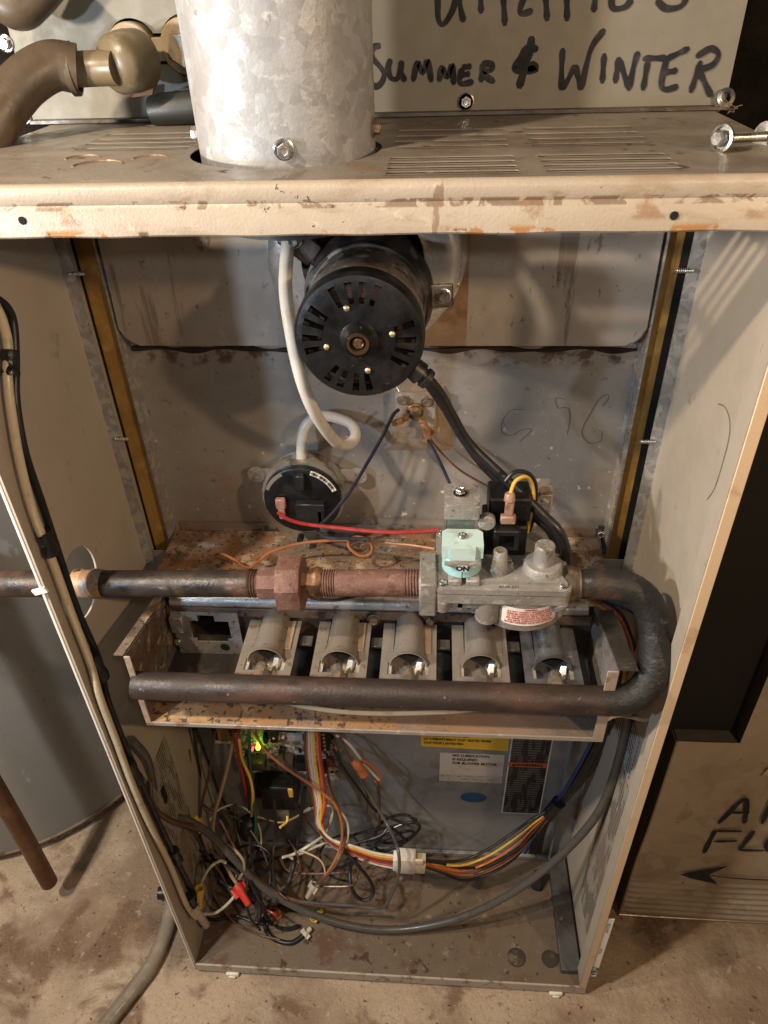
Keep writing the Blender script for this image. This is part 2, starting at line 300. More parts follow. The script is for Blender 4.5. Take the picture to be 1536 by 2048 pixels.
# ------------------------------------------------------------------ object helpers
WL = {}
def tag(o, label=None, cat=None, group=None, kind=None):
    if label: o['label'] = label
    if cat: o['category'] = cat
    if group: o['group'] = group
    if kind: o['kind'] = kind
    return o
def thing(name, label, cat, loc, group=None):
    o = bpy.data.objects.new(name, None); o.location = loc; o.empty_display_size = .02; COL.objects.link(o)
    WL[o.name] = Vector(loc); return tag(o, label, cat, group)
def ob(name, bm, m, parent=None, label=None, cat=None, group=None, kind=None, smooth=40, origin=None, sub=0):
    bmesh.ops.recalc_face_normals(bm, faces=bm.faces)
    if parent is not None: org = WL[parent.name]
    else:
        if origin is None:
            mn = Vector([min(v.co[i] for v in bm.verts) for i in range(3)]); mx = Vector([max(v.co[i] for v in bm.verts) for i in range(3)])
            org = Vector(((mn.x+mx.x)/2, (mn.y+mx.y)/2, mn.z))
        else: org = Vector(origin)
    bmesh.ops.translate(bm, verts=bm.verts, vec=-org)
    me = bpy.data.meshes.new(name); bm.to_mesh(me); bm.free(); me.materials.append(m)
    if smooth:
        for p in me.polygons: p.use_smooth = True
        me.set_sharp_from_angle(angle=math.radians(smooth))
    o = bpy.data.objects.new(name, me); COL.objects.link(o)
    if parent is not None: o.parent = parent
    else: o.location = org
    WL[o.name] = org.copy(); return tag(o, label, cat, group, kind)
def cut(o, cutters):
    """boolean holes; cutters is a bmesh in world coordinates"""
    bmesh.ops.recalc_face_normals(cutters, faces=cutters.faces)
    bmesh.ops.translate(cutters, verts=cutters.verts, vec=-WL[o.name])
    me = bpy.data.meshes.new('tmp'); cutters.to_mesh(me); cutters.free()
    c = bpy.data.objects.new('tmp', me); COL.objects.link(c); c.matrix_world = Matrix.Identity(4)
    par = o.parent; loc = o.location.copy(); o.parent = None; o.location = (0, 0, 0)
    md = o.modifiers.new('b', 'BOOLEAN'); md.object = c; md.operation = 'DIFFERENCE'; md.solver = 'EXACT'; md.use_self = True
    bpy.context.view_layer.update()
    dg = bpy.context.evaluated_depsgraph_get(); new = bpy.data.meshes.new_from_object(o.evaluated_get(dg))
    o.modifiers.clear(); o.data = new; bpy.data.objects.remove(c)
    for p in new.polygons: p.use_smooth = True
    new.set_sharp_from_angle(angle=math.radians(30))
    o.parent = par; o.location = loc
def inst(name, src, loc, rot, parent=None, **k):
    o = bpy.data.objects.new(name, src); COL.objects.link(o)
    if parent is not None: o.parent = parent; o.location = Vector(loc)-WL[parent.name]
    else: o.location = loc
    o.rotation_mode = 'QUATERNION'; o.rotation_quaternion = rot; WL[o.name] = Vector(loc)
    return tag(o, **k)
def q_to(d, roll=0): return Vector(d).normalized().to_track_quat('Z', 'Y') @ Matrix.Rotation(roll, 4, 'Z').to_quaternion()
def text(name, s, m, parent, o, xdir, ydir, h, align='CENTER', ls=1.0, sx=1.0, bold=0):
    cu = bpy.data.curves.new(name, 'FONT'); cu.body = s; cu.size = h; cu.align_x = align; cu.align_y = 'CENTER'; cu.space_line = ls; cu.resolution_u = 2; cu.offset = bold
    t = bpy.data.objects.new('tmp', cu); COL.objects.link(t); bpy.context.view_layer.update()
    me = bpy.data.meshes.new_from_object(t.evaluated_get(bpy.context.evaluated_depsgraph_get())); bpy.data.objects.remove(t)
    X = Vector(xdir).normalized(); Y = Vector(ydir).normalized(); org = Vector(o)-WL[parent.name]
    for v in me.vertices: v.co = org + X*v.co.x*sx + Y*v.co.y
    me.materials.clear(); me.materials.append(m)
    p = bpy.data.objects.new(name, me); COL.objects.link(p); p.parent = parent; WL[p.name] = WL[parent.name]
    return p

# screw meshes at local origin, head towards +Z
def screw_mesh(kind, m):
    b = BM()
    if kind == 'hex':
        lathe(b, (0, 0, 0), (0, 0, 1), [(0, 0), (.0062, 0), (.0064, .0009), (.0056, .0013)], 24)
        lathe(b, (0, 0, .0012), (0, 0, 1), [(.0045, 0), (.0045, .0034), (.0039, .0042), (.0026, .0042), (.0022, .0036), (0, .0034)], 6)
    if kind == 'pan':
        lathe(b, (0, 0, 0), (0, 0, 1), [(.0044, 0), (.0044, .0011), (.0035, .0026), (.0018, .0032), (.0014, .0018), (0, .0016)], 20)
    if kind == 'rivet':
        lathe(b, (0, 0, 0), (0, 0, 1), [(.0023, 0), (.0022, .0008), (.0013, .0016), (0, .0019)], 14)
    if kind == 'tip':
        pr = [(0, -.002)]
        for k in range(9): pr += [(.0013, k*.0015), (.0021, k*.0015+.00075)]
        lathe(b, (0, 0, 0), (0, 0, 1), pr+[(0, .0155)], 12)
    bmesh.ops.recalc_face_normals(b, faces=b.faces)
    me = bpy.data.meshes.new('screw_'+kind); b.to_mesh(me); b.free(); me.materials.append(m)
    for p in me.polygons: p.use_smooth = True
    me.set_sharp_from_angle(angle=math.radians(35)); return me
HEX, HEXR, PAN, RIV, TIP = screw_mesh('hex', zscrew), screw_mesh('hex', oldscr), screw_mesh('pan', zscrew), screw_mesh('rivet', brass), screw_mesh('tip', zscrew)

W, TOP, FLR, GND = .533, 1.015, .005, -.018
# ------------------------------------------------------------------ setting
b = BM(); bmesh.ops.create_grid(b, x_segments=40, y_segments=40, size=2.6)
for v in b.verts: v.co.z = GND + .0012*math.sin(v.co.x*17+v.co.y*9)
ob('floor', b, floorm, kind='structure', origin=(0, 0, GND))
wl = mat('basement_wall', (.03, .025, .02), .8, 0, (L((.08, .065, .05), 4, .4, .65),), 1, 60)
b = BM(); bx(b, -2.6, 2.6, 1.75, 1.85, GND, 2.5); ob('wall', b, wl, kind='structure')

# ------------------------------------------------------------------ furnace cabinet
cab = thing('furnace_cabinet', 'beige open furnace cabinet with rusty louvred top shelf and its front doors off', 'furnace', (W/2, .3, GND))
o = ob('side_panel', bx(BM(), -.0018, 0, 0.0022, .70, .0, 1.0138), wallm, cab)
cb = BM(); cyl(cb, (-.02, .049, .667), (.02, .049, .667), .0345, seg=40); cut(o, cb)
b = BM(); bx(b, -.0022, .0004, -.0024, -.0002, .0, .984, .0006); ob('front_edge', b, edgew, o)
o = ob('side_panel', bx(BM(), W, W+.0015, 0.0022, .70, .0, 1.0138), wallm, cab)
b = BM(); bx(b, W-.0085, W+.0005, -.0022, -.0005, .012, .984, .0005); ob('front_edge', b, edgem, o)
b = BM(); bx(b, W-.0085, W-.0075, 0, .019, .02, .984); ob('return_flange', b, wallm, o)
b = BM(); bx(b, -.001, W+.001, .70, .7015, 0, .98); ob('back_panel', b, wallm, cab)
# hanging knock-out scrap at the gas pipe hole
b = BM(); obx(b, pt(80, 1182, y=-.002), (.006, 0, .002), (0, .001, 0), (-.001, 0, .0025)); ob('wall_clip', b, edgew, cab)
# base pan
b = BM(); bx(b, .0005, W-.0005, .0022, .70, FLR-.002, FLR); o = ob('base_pan', b, basem, cab)
cb = BM()
h1, h2 = pt(1033, 1915, z=FLR), pt(1100, 1918, z=FLR)
b = BM(); bx(b, -.002, W+.0015, -.0012, .0016, -.008, .009, .0004); ob('front_lip', b, edgew if 0 else mat('lip_dirty_paint', (.42, .36, .29), .5, 0, (L((.14, .09, .05), 60, .5, .65, amt=.8),)), cab)
for h, r in ((h1, .0125), (h2, .0115)):
    b = BM(); lathe(b, (h.x, h.y, FLR), (0, 0, 1), [(r, .0001), (r, .0012), (r-.0011, .0012), (r-.0014, .0004), (0, .0004)], 28); ob('knockout', b, mat('knockout_dark', (.05, .036, .025), .7, .2, (L((.16, .12, .08), 60, .5, .66),), .6), o)
b = BM(); bx(b, W-.030, W-.004, .016, .176, FLR+.0005, .017, .001); ob('floor_channel', b, darkst, cab)
for px, py in ((467, 1952), (1112, 1984)):
    p = pt(px, py, y=-.001); b = BM(); bx(b, p.x-.009, p.x+.009, -.004, .012, GND+.0013, -.0085, .0015); bx(b, p.x-.005, p.x+.005, -.0065, -.0042, GND+.002, -.011, .001); ob('levelling_foot', b, edgew, cab)
# galvanised flanges and insulation strips beside the heat exchanger
for s, x0 in ((1, 0), (-1, W)):
    b = BM(); bx(b, min(x0, x0+s*.0105), max(x0, x0+s*.0105), .176, .1775, .585, .984); ob('side_flange', b, galv, cab)
    b = BM(); gx = .0025 if s > 0 else .0085; bx(b, min(x0+s*.0002, x0+s*gx), max(x0+s*.0002, x0+s*gx), .2040, .2049, .575, .984); ob('gap_shadow_strip', b, void, cab)  # black strip painted in for the shadow gap behind the flange
    b = BM(); bx(b, min(x0+s*.001, x0+s*.026), max(x0+s*.001, x0+s*.026), .205, .214, .575, .984); ob('insulation_strip', b, goldm, cab)
    b = BM(); prism(b, [(x0+s*.0225, .2145), (x0+s*.0225, .199), (x0+s*.0245, .199), (x0+s*.0275, .2145)], 'z', .59, .984); ob('panel_flange', b, galv, cab)
for px, py in ((127, 549), (228, 880)):
    p = pt(px, py, y=.172); inst('screw_tip', TIP, (.006, .174, p.z), q_to((1, 0, 0)), cab)
for px, py in ((1375, 543), (1306, 886)):
    p = pt(px, py, y=.172); inst('screw_tip', TIP, (W-.006, .174, p.z), q_to((-1, 0, 0)), cab)
# heat exchanger front: projecting upper box and lower panel
b = BM(); prism(b, rrect(.0272, W-.0272, .834, 1.05, .016, 6, (1, 1, 0, 0)), 'y', .197, .24)
bmesh.ops.bevel(b, geom=[e for e in b.edges if abs(e.verts[0].co.y-.197) < 1e-5 and abs(e.verts[1].co.y-.197) < 1e-5], offset=.0022, segments=3, affect='EDGES')
for v in list(b.verts): v.co.z = min(v.co.z, .984)
ob('collector_box', b, alum, cab)
b = BM(); bx(b, .0265, W-.0265, .2145, .22, .575, .845); ob('heat_exchanger_panel', b, alum2, cab)
b = BM(); tube(b, [(.0265+i*.0218, .2146, .8235+.0016*math.sin(i*1.7)) for i in range(23)], lambda t: .0024+.0010*math.sin(t*61), 8, 4); ob('seam', b, mat('seam_rust', (.03, .018, .01), .9), cab)
# raised pad for the limit switch
c0, c1 = pt(758, 800, y=.214), pt(908, 902, y=.214)
b = BM(); pr = [(c0.x, c1.z), (c1.x, c1.z), (c1.x-.012, c0.z+.02), (c0.x+.014, c0.z+.02)]
A = [b.verts.new((x, .2144, z)) for x, z in pr]
ins = [(c0.x+.016, c1.z+.020), (c1.x-.016, c1.z+.020), (c1.x-.020, c0.z+.01), (c0.x+.022, c0.z+.01)]
B = [b.verts.new((x, .2015, z)) for x, z in ins]
for i in range(4): b.faces.new((A[i], A[(i+1) % 4], B[(i+1) % 4], B[i]))
b.faces.new(B); bmesh.ops.bevel(b, geom=[e for e in b.edges], offset=.003, segments=3, affect='EDGES')
ob('raised_pad', b, mat('pad_steel', (.46, .40, .33), .34, .45, (L((.40, .27, .14), 22, .44, .60, amt=.8, m=.2), L((.15, .09, .05), 50, .60, .68, amt=.7, m=0), L((.62, .58, .52), 30, .58, .7, amt=.6)), .2), cab)
# lower (blower) panel
b = BM(); bx(b, .0005, W-.0005, .180, .1815, FLR, .60); low = ob('blower_panel', b, lowp, cab)
b = BM(); bx(b, .02, W-.02, .1735, .1797, FLR+.001, .014, .001); ob('panel_foot', b, lowp, cab)
b = BM(); bx(b, W-.030, W-.0275, .170, .1797, FLR+.001, .53); ob('corner_rib', b, lowp, cab)
# top shelf with louvre slots, flue opening and knock-outs
b = BM(); bx(b, -.0018, W+.0018, .0042, .235, TOP-.0006, TOP); shelf = ob('top_shelf', b, shelfm, cab, label='rusty louvred top shelf of the cabinet')
cb = BM(); cyl(cb, (.2195, .098, TOP-.01), (.2195, .098, TOP+.01), .0635, seg=56)
LV = []
def slotrow(xa, xb, ys, xa2=None, xb2=None):
    for i, y in enumerate(ys):
        LV.append((xa, xb, y)); prism(cb, rrect(xa, xb, y-.0022, y+.0052, .0022, 3), 'z', TOP-.01, TOP+.01)
ysF = [.0175, .031, .045, .060]; ysB = [.098, .118, .139, .163]
slotrow(.2905, .366, ysF); slotrow(.2905, .366, ysB)
slotrow(.381, .457, ysF); slotrow(.381, .457, ysB)
slotrow(.067, .148, [.112, .131, .149, .172])
cut(shelf, cb)
b = BM()
for xa, xb, y in LV:      # raised lanced lip behind each slot
    P = [(y+.0021, .0002), (y+.0032, .0014), (y+.0052, .0010), (y+.0075, .0001)]
    n = 8
    vs = []
    for i in range(n+1):
        t = i/n; x = xa-.001+(xb-xa+.002)*t; k = min(1, min(t, 1-t)*9)
        vs.append([b.verts.new((x, q[0], TOP+.0002+q[1]*k)) for q in P])
    for A, B in zip(vs, vs[1:]):
        for j in range(3): b.faces.new((A[j], A[j+1], B[j+1], B[j]))
lv0 = b; lv0.free()
for xa, xb, y in LV:
    b = BM(); P = [(y-.0023, .00005), (y-.0028, .0003), (y-.0040, .0002), (y-.0055, .00005)]; vs = []
    for i in range(11):
        t = i/10; x = xa-.001+(xb-xa+.002)*t; k = min(1, min(t, 1-t)*10)
        vs.append([b.verts.new((x, q[0], TOP+.0002+q[1]*k)) for q in P])
    for A, B in zip(vs, vs[1:]):
        for j in range(3): b.faces.new((A[j], A[j+1], B[j+1], B[j]))
    ob('louvre', b, shelfm, shelf)
for px, py, r in ((195, 332, .0155), (165, 318, .011), (300, 318, .011), (338, 243, .006)):
    p = pt(px, py, z=TOP); b = BM()
    tube(b, [(p.x+r*math.cos(a), p.y+r*math.sin(a), TOP+.0002) for a in [math.radians(20+k*13) for k in range(14)]], .0009, 6, 3); ob('knockout', b, oldscr, shelf)
# front lip: rounded fold and folded bottom
b = BM(); pts = []
for k in range(7):
    a = math.radians(90+15*k); pts.append((.0045+.0045*math.cos(a), TOP-.0045+.0045*math.sin(a)))
pts += [(0, TOP-.0095), (.0012, TOP-.0115), (.0, TOP-.0135), (-.0002, .9868), (.0014, .9855), (.012, .9858), (.012, .987), (.0016, .9872), (.0014, TOP-.006), (.0052, TOP-.0013)]
NX = 60; rows = []
for i in range(NX+1):
    x = -.0035+(W+.007)*i/NX; wv = .0004*math.sin(x*47)+.0003*math.sin(x*131+1)
    rows.append([b.verts.new((x, y+wv*(z < 1.0), z+.0003*math.sin(x*83)*(z < .99))) for y, z in pts])
for A, B in zip(rows, rows[1:]):
    for j in range(len(pts)): b.faces.new((A[j], A[(j+1) % len(pts)], B[(j+1) % len(pts)], B[j]))
b.faces.new(rows[0]); b.faces.new(rows[-1][::-1])
for v in b.verts: v.co.z += GND-TOP
lip = ob('shelf_lip', b, lipm, shelf); lip.location.z = TOP-GND
for px, py in ((45, 441), (1348, 431)):
    p = pt(px, py, y=-.0002); b = BM(); lathe(b, (p.x, -.0004, p.z), (0, -1, 0), [(0, .0006), (.0020, .0006), (.0024, .0002)], 20); ob('screw_hole', b, void, shelf)

# side panel printed labels
def quad(bm, P): bm.faces.new([bm.verts.new(p) for p in P]); return bm
def sticker(name, P, m, parent, n=(0, -1, 0), th=.0003, label=None):
    b = BM(); n = Vector(n); P = [Vector(p) for p in P]; A = [b.verts.new(p+n*th) for p in P]; B = [b.verts.new(p) for p in P]
    b.faces.new(A)
    for i in range(len(P)): b.faces.new((A[i], A[(i+1) % len(P)], B[(i+1) % len(P)], B[i]))
    return ob(name, b, m, parent, label=label)
X0 = .0002
sticker('instruction_label', [(X0, .020, .085), (X0, .105, .085), (X0, .105, .375), (X0, .020, .375)], labg, cab, (1, 0, 0), label='printed instruction sheet on the left side panel')
sticker('instruction_label', [(W-X0, .030, .070), (W-X0, .095, .070), (W-X0, .095, .400), (W-X0, .030, .400)], labg, cab, (-1, 0, 0), label='printed instruction sheet on the right side panel')
sticker('rating_label', [(W-X0, .045, .405), (W-X0, .120, .405), (W-X0, .120, .475), (W-X0, .045, .475)], labgs, cab, (-1, 0, 0), label='silver rating plate on the right side panel')
b = BM(); prism(b, rrect(.058, .068, .300, .330, .004), 'x', .0006, .0012); ob('label_slot', b, void, cab)
# paper strip down the outer right edge
st = ob('edge_label', bx(BM(), W+.0006, W+.009, -.0010, -.0004, .045, .20), labr, cab, label='white strip printed VRU along the lower right edge')
text('print', 'VRU', inkk, st, (W+.0048, -.0013, .060), (0, 0, 1), (-1, 0, 0), .0125, bold=.0004)
text('print', 'AIR FILTER', inkk, st, (W+.0045, -.0013, .178), (0, 0, 1), (-1, 0, 0), .005)
text('print', 'FLOW', inkk, st, (W+.0045, -.0013, .118), (0, 0, 1), (-1, 0, 0), .005)
# pencil marks
def zpt5(X, Y): return 1000+X/2.694, 440+Y/2.694
for S in ([(125, 1020), (60, 1025), (15, 1080), (10, 1140), (60, 1160), (120, 1130), (170, 1130), (100, 1200)], [(350, 965), (300, 960), (310, 1010), (345, 1010), (370, 1020), (375, 1080), (360, 1160)],
          [(550, 1005), (585, 960), (575, 940), (540, 960), (500, 1020), (450, 1110), (445, 1160), (480, 1200), (540, 1190), (550, 1140)]):
    b = BM(); ribbon(b, [pt(*zpt5(*p), y=.2144) for p in S], .0008, (0, -1, 0), 6, .0003); ob('pencil_mark', b, pencil, cab)
b = BM(); ribbon(b, [pt(*zpt5(*p), x=W) for p in [(1175, 990), (1215, 1010), (1240, 1090), (1230, 1200), (1180, 1380), (1150, 1460), (1115, 1508)]], .0011, (-1, 0, 0), 6, .0003); ob('pencil_mark', b, pencil, cab)

# labels on the blower panel
def ptp(px, py): return pt(px, py, y=.1797)
YL = .1797
a, c = ptp(842, 1462), ptp(1016, 1500)
yl = sticker('yellow_label', [(a.x, YL, c.z+.002), (c.x, YL, c.z-.002), (c.x, YL, a.z+.03), (a.x, YL, a.z+.03)], laby, cab, label='yellow service warning label')
zc = c.z
for i, (s, h, al) in enumerate((('EXCEPT WHEN SERVICING', .0062, 0), ('PANNEAU DOIT ETRE BIEN', .0068, 0), ('LE COMPARTIMENT DOIT RESTER FERME', .0066, 0), ('SAUF POUR L ENTRETIEN', .0062, 0))):
    text('print', s, inkk, yl, (a.x+.004, YL-.0006, zc+.0345-i*.0082), (1, 0, -.01), (0, 0, 1), h, 'LEFT', sx=.74, bold=.0002)
a, c = ptp(880, 1505), ptp(1003, 1566)
wl_ = sticker('white_label', [(a.x, YL, c.z), (c.x, YL, c.z-.001), (c.x, YL, a.z), (a.x, YL, a.z)], labw, cab, label='white lubrication label')
for i, s in enumerate(('NO LUBRICATION', 'IS REQUIRED', 'FOR BLOWER MOTOR')):
    text('print', s, inkk, wl_, (a.x+.017, YL-.0006, a.z-.0045-i*.0085), (1, 0, -.01), (0, 0, 1), .0075, 'LEFT', sx=.8, bold=.00025)
sticker('print', [(a.x+.001, YL-.0004, c.z+.001), (c.x-.001, YL-.0004, c.z), (c.x-.001, YL-.0004, c.z+.016), (a.x+.001, YL-.0004, c.z+.017)], mat('dashed_print', (.50, .44, .37), .6, 0, (L((.22, .18, .14), 230, .5, .55, amt=.7, band=('Z', .006, .6)),)), wl_)
a, c = ptp(1016, 1455), ptp(1092, 1629)
xl, xr, zt, zb = a.x+.004, pt(1078, 1629, y=YL).x, .345, c.z
bk = sticker('black_label', [(xl, YL, zb), (xr+.001, YL, zb), (xr+.002, YL, zt), (xl+.003, YL, zt)], labr, cab, label='black and white warning label')
sticker('print', [(xl+.002, YL-.0004, zb+.002), (xr-.001, YL-.0004, zb+.002), (xr, YL-.0004, zt), (xl+.0045, YL-.0004, zt)], mat('black_label_print', (.018, .016, .014), .5, 0, (L((.20, .175, .15), 300, .47, .52, st=(.5, 1, .1), d=2, amt=.75, band=('Z', .0052, .5)),)), bk)
zo = ptp(1050, 1529).z
ol = sticker('orange_band', [(xl+.002, YL-.0007, zo-.0048), (xr-.001, YL-.0007, zo-.0048), (xr-.001, YL-.0007, zo+.0048), (xl+.002, YL-.0007, zo+.0048)], labo, bk)
text('print', 'WARNING', inkk, bk, ((xl+xr)/2+.003, YL-.0014, zo), (1, 0, 0), (0, 0, 1), .0075, bold=.0003)
b = BM(); prism(b, [(xl+.006, zo-.003), (xl+.0125, zo-.003), (xl+.00925, zo+.003)], 'y', YL-.0013, YL-.0011); ob('warning_triangle', b, inkk, bk)
p = ptp(947, 1595); b = BM(); prism(b, [(p.x+.0185*math.cos(t), p.z+.0118*math.sin(t)) for t in [2*math.pi*k/40 for k in range(40)]], 'y', YL-.0004, YL); ob('blue_sticker', b, labb, cab, label='oval blue sticker')

# ------------------------------------------------------------------ burner tray
tr = thing('burner_tray', 'galvanised rusty tray holding the five burners across the middle of the furnace', 'burner tray', (.264, .09, .535))
TX0, TX1 = .050, .4785
b = BM(); bx(b, TX0, TX1, .0402, .17, .5335, .535); ob('rear_floor', b, mat('shade_dark_steel', (.035, .028, .024), .7, .2, (L((.10, .07, .045), 40, .55, .68, d=9),), .5), tr)  # rear floor coloured dark to stand for shade between the burners
b = BM(); bx(b, TX0, TX1, .0012, .040, .5335, .535); ob('tray_floor', b, rustm if 0 else mat('tray_floor_steel', (.25, .24, .235), .5, .5, (
    L((.15, .125, .105), 8, .42, .62, amt=.8, r=.6), L((.30, .15, .055), 16, .34, .54, amt=.9, m=0, r=.85, d=9, ax=('X', .30, .0)), L((.42, .26, .12), 30, .50, .60, amt=.7, m=0, d=9, ax=('X', .05, -.10)),
    L((.04, .022, .014), 170, .55, .61, amt=.9, m=0, r=.9, d=6, ax=('X', .10, -.05)), L((.07, .05, .04), 120, .64, .68, amt=.8, m=0)), .8, 350), tr)
b = BM(); bx(b, TX0-.001, TX1+.001, -.0012, .0008, .5318, .5365, .0004); ob('front_lip', b, mat('tray_lip', (.36, .31, .26), .5, .3, (L((.16, .08, .04), 45, .5, .62, amt=.8, m=0, d=9, ax=('X', .1, -.1)), L((.55, .53, .5), 120, .6, .68, amt=.6)), .5, 400), tr)
for s, x0, lipw in ((1, TX0, .0045), (-1, TX1, .0085)):
    b = BM(); prism(b, [(0.001, .5355), (.10, .5355), (.12, .600), (.0015, .6265)], 'x', min(x0, x0-s*.0012), max(x0, x0-s*.0012)); sp_ = ob('side_plate', b, trayg if s < 0 else mat('rusty_side_plate', (.17, .14, .11), .6, .3, (L((.10, .045, .02), 22, .44, .6, amt=.8, m=0, d=9), L((.45, .34, .22), 50, .56, .64, amt=.7, m=0, d=9), L((.03, .018, .012), 120, .58, .64, amt=.9, m=0)), .8), tr)
    b = BM(); xx = (min(x0-s*.0012, x0+s*lipw), max(x0-s*.0012, x0+s*lipw)); bx(b, xx[0], xx[1], -.001, .0008, .5367, .6265, .0004); ob('front_flange', b, mat('flange_tan', (.40, .31, .24), .5, .2, (L((.20, .13, .09), 60, .5, .65, amt=.7),), .3), tr)
    b = BM(); w2 = .017 if s < 0 else .010; xx = (min(x0-s*.0013, x0-s*w2), max(x0-s*.0013, x0-s*w2))
    vs = [b.verts.new(p) for p in ((xx[0], .0, .627), (xx[1], .0, .627), (xx[1], .12, .6005), (xx[0], .12, .6005), (xx[0], .0, .6282), (xx[1], .0, .6282), (xx[1], .12, .6017), (xx[0], .12, .6017))]
    for f in ((0, 1, 2, 3), (4, 5, 6, 7), (0, 1, 5, 4), (1, 2, 6, 5), (2, 3, 7, 6), (3, 0, 4, 7)): b.faces.new([vs[i] for i in f])
    ob('top_flange', b, darkst if s < 0 else rustm, tr)
BXS = [pt(px, 1300, y=.045).x for px in (533, 680, 817, 962, 1107)]
b = BM(); bx(b, TX0+.001, TX1-.001, .0955, .0967, .5355, .598); bp = ob('burner_back_plate', b, mat('dark_back_plate', (.055, .045, .038), .6, .3, (L((.16, .10, .06), 30, .52, .66, d=9, ax=('X', .1, -.12)), L((.13, .12, .11), 60, .6, .7)), .4), tr)  # plate colour darkened for the shaded gaps between burners, some rust at left
p0h, p1h = pt(378, 1238, y=.091), pt(464, 1278, y=.091)
cb = BM(); p0, p1 = p0h, p1h
bx(cb, p0.x, p1.x, .08, .11, p1.z, p0.z-.004); bx(cb, p0.x+.009, p1.x-.014, .08, .11, p0.z-.006, p0.z+.006)
for x in BXS: cyl(cb, (x, .08, .582), (x, .11, .582), .0158, seg=24)
cut(bp, cb)
b = BM(); bx(b, TX0, TX1, .150, .1512, .54, .60); ob('dark_backing', b, void, tr)  # black sheet standing for the unlit space behind the holes
p = pt(356, 1284, y=.090); inst('screw', PAN, (p.x, .0904, p.z), q_to((0, -1, 0)), tr)
# empty burner bracket (small stepped plate on the left of the hole)
b = BM(); q0, q1 = pt(338, 1232, y=.088), pt(372, 1262, y=.088); bx(b, q0.x, q1.x, .084, .0954, q1.z, q0.z, .001); ob('igniter_bracket', b, trayg, tr)
b = BM(); q0, q1 = pt(345, 1225, y=.09), pt(490, 1310, y=.09); bx(b, q0.x-.003, q1.x, .0905, .0915, q1.z, .594); igp = ob('igniter_plate', b, trayg, tr)
cb = BM(); bx(cb, p0h.x, p1h.x, .08, .10, p1h.z, p0h.z-.002); bx(cb, p0h.x+.009, p1h.x-.014, .08, .10, p0h.z-.006, p0h.z+.006); bx(cb, p0h.x+.004, p1h.x-.004, .08, .10, p1h.z-.004, p1h.z+.001); cut(igp, cb)
b = BM(); cyl(b, (p1h.x-.009, .0903, q1.z+.011), (p1h.x-.009, .0899, q1.z+.011), .0048); ob('sight_hole', b, void, tr)
# rusty top plate over the burners, rail, lip
b = BM(); bmesh.ops.create_grid(b, x_segments=30, y_segments=8, size=1)
for v in b.verts: v.co = Vector((.264+v.co.x*.236, .158+v.co.y*.056, .6045+.0006*math.sin(v.co.x*21+v.co.y*5)))
ob('top_plate', b, rustm, tr)
b = BM(); bx(b, .034, .497, .2125, .2140, .6052, .6165); ob('upstand', b, mat('upstand_steel', (.30, .25, .20), .5, .4, (L((.20, .10, .05), 20, .45, .65, amt=.8, m=0), L((.05, .03, .02), 60, .56, .64, amt=.8, m=0)), .4), tr)
b = BM(); tube(b, [(.056, .1010, .6015), (.15, .1010, .602), (.3, .1010, .6018), (.472, .1010, .6018)], .0068, 14, 6); ob('front_rail', b, mat('rail_steel', (.55, .54, .53), .42, .6, (L((.34, .17, .07), 22, .50, .62, amt=.8, m=0, r=.8, d=9), L((.75, .72, .66), 40, .56, .66, amt=.7, m=.1, d=9), L((.05, .03, .02), 90, .6, .66, amt=.8, m=0)), .6), tr)
b = BM(); bx(b, .052, .476, .0925, .0945, .588, .5985, .0004); ob('front_strip', b, mat('strip_brown', (.15, .105, .075), .55, .35, (L((.28, .20, .14), 40, .5, .65, amt=.7), L((.05, .03, .02), 60, .55, .65)), .4), tr)
for px, py in ((341, 1053), (1201, 1066)):
    p = pt(px, py, y=.213); inst('bolt', HEXR if px < 600 else HEX, (p.x, .2135, p.z), q_to((0, -1, 0)), tr)
b = BM(); q = pt(1185, 1110, y=.19); prism(b, [(.214, .613), (.214, .585), (.175, .585), (.180, .600)], 'x', .500, .5014); bx(b, .4995, .514, .2120, .2140, .590, .620); ob('corner_bracket', b, darkst, tr)
for px in (748, 860):
    p = pt(px, 1236, y=.094); inst('screw', HEXR, (p.x, .0924, p.z), q_to((0, -1, 0)), tr)

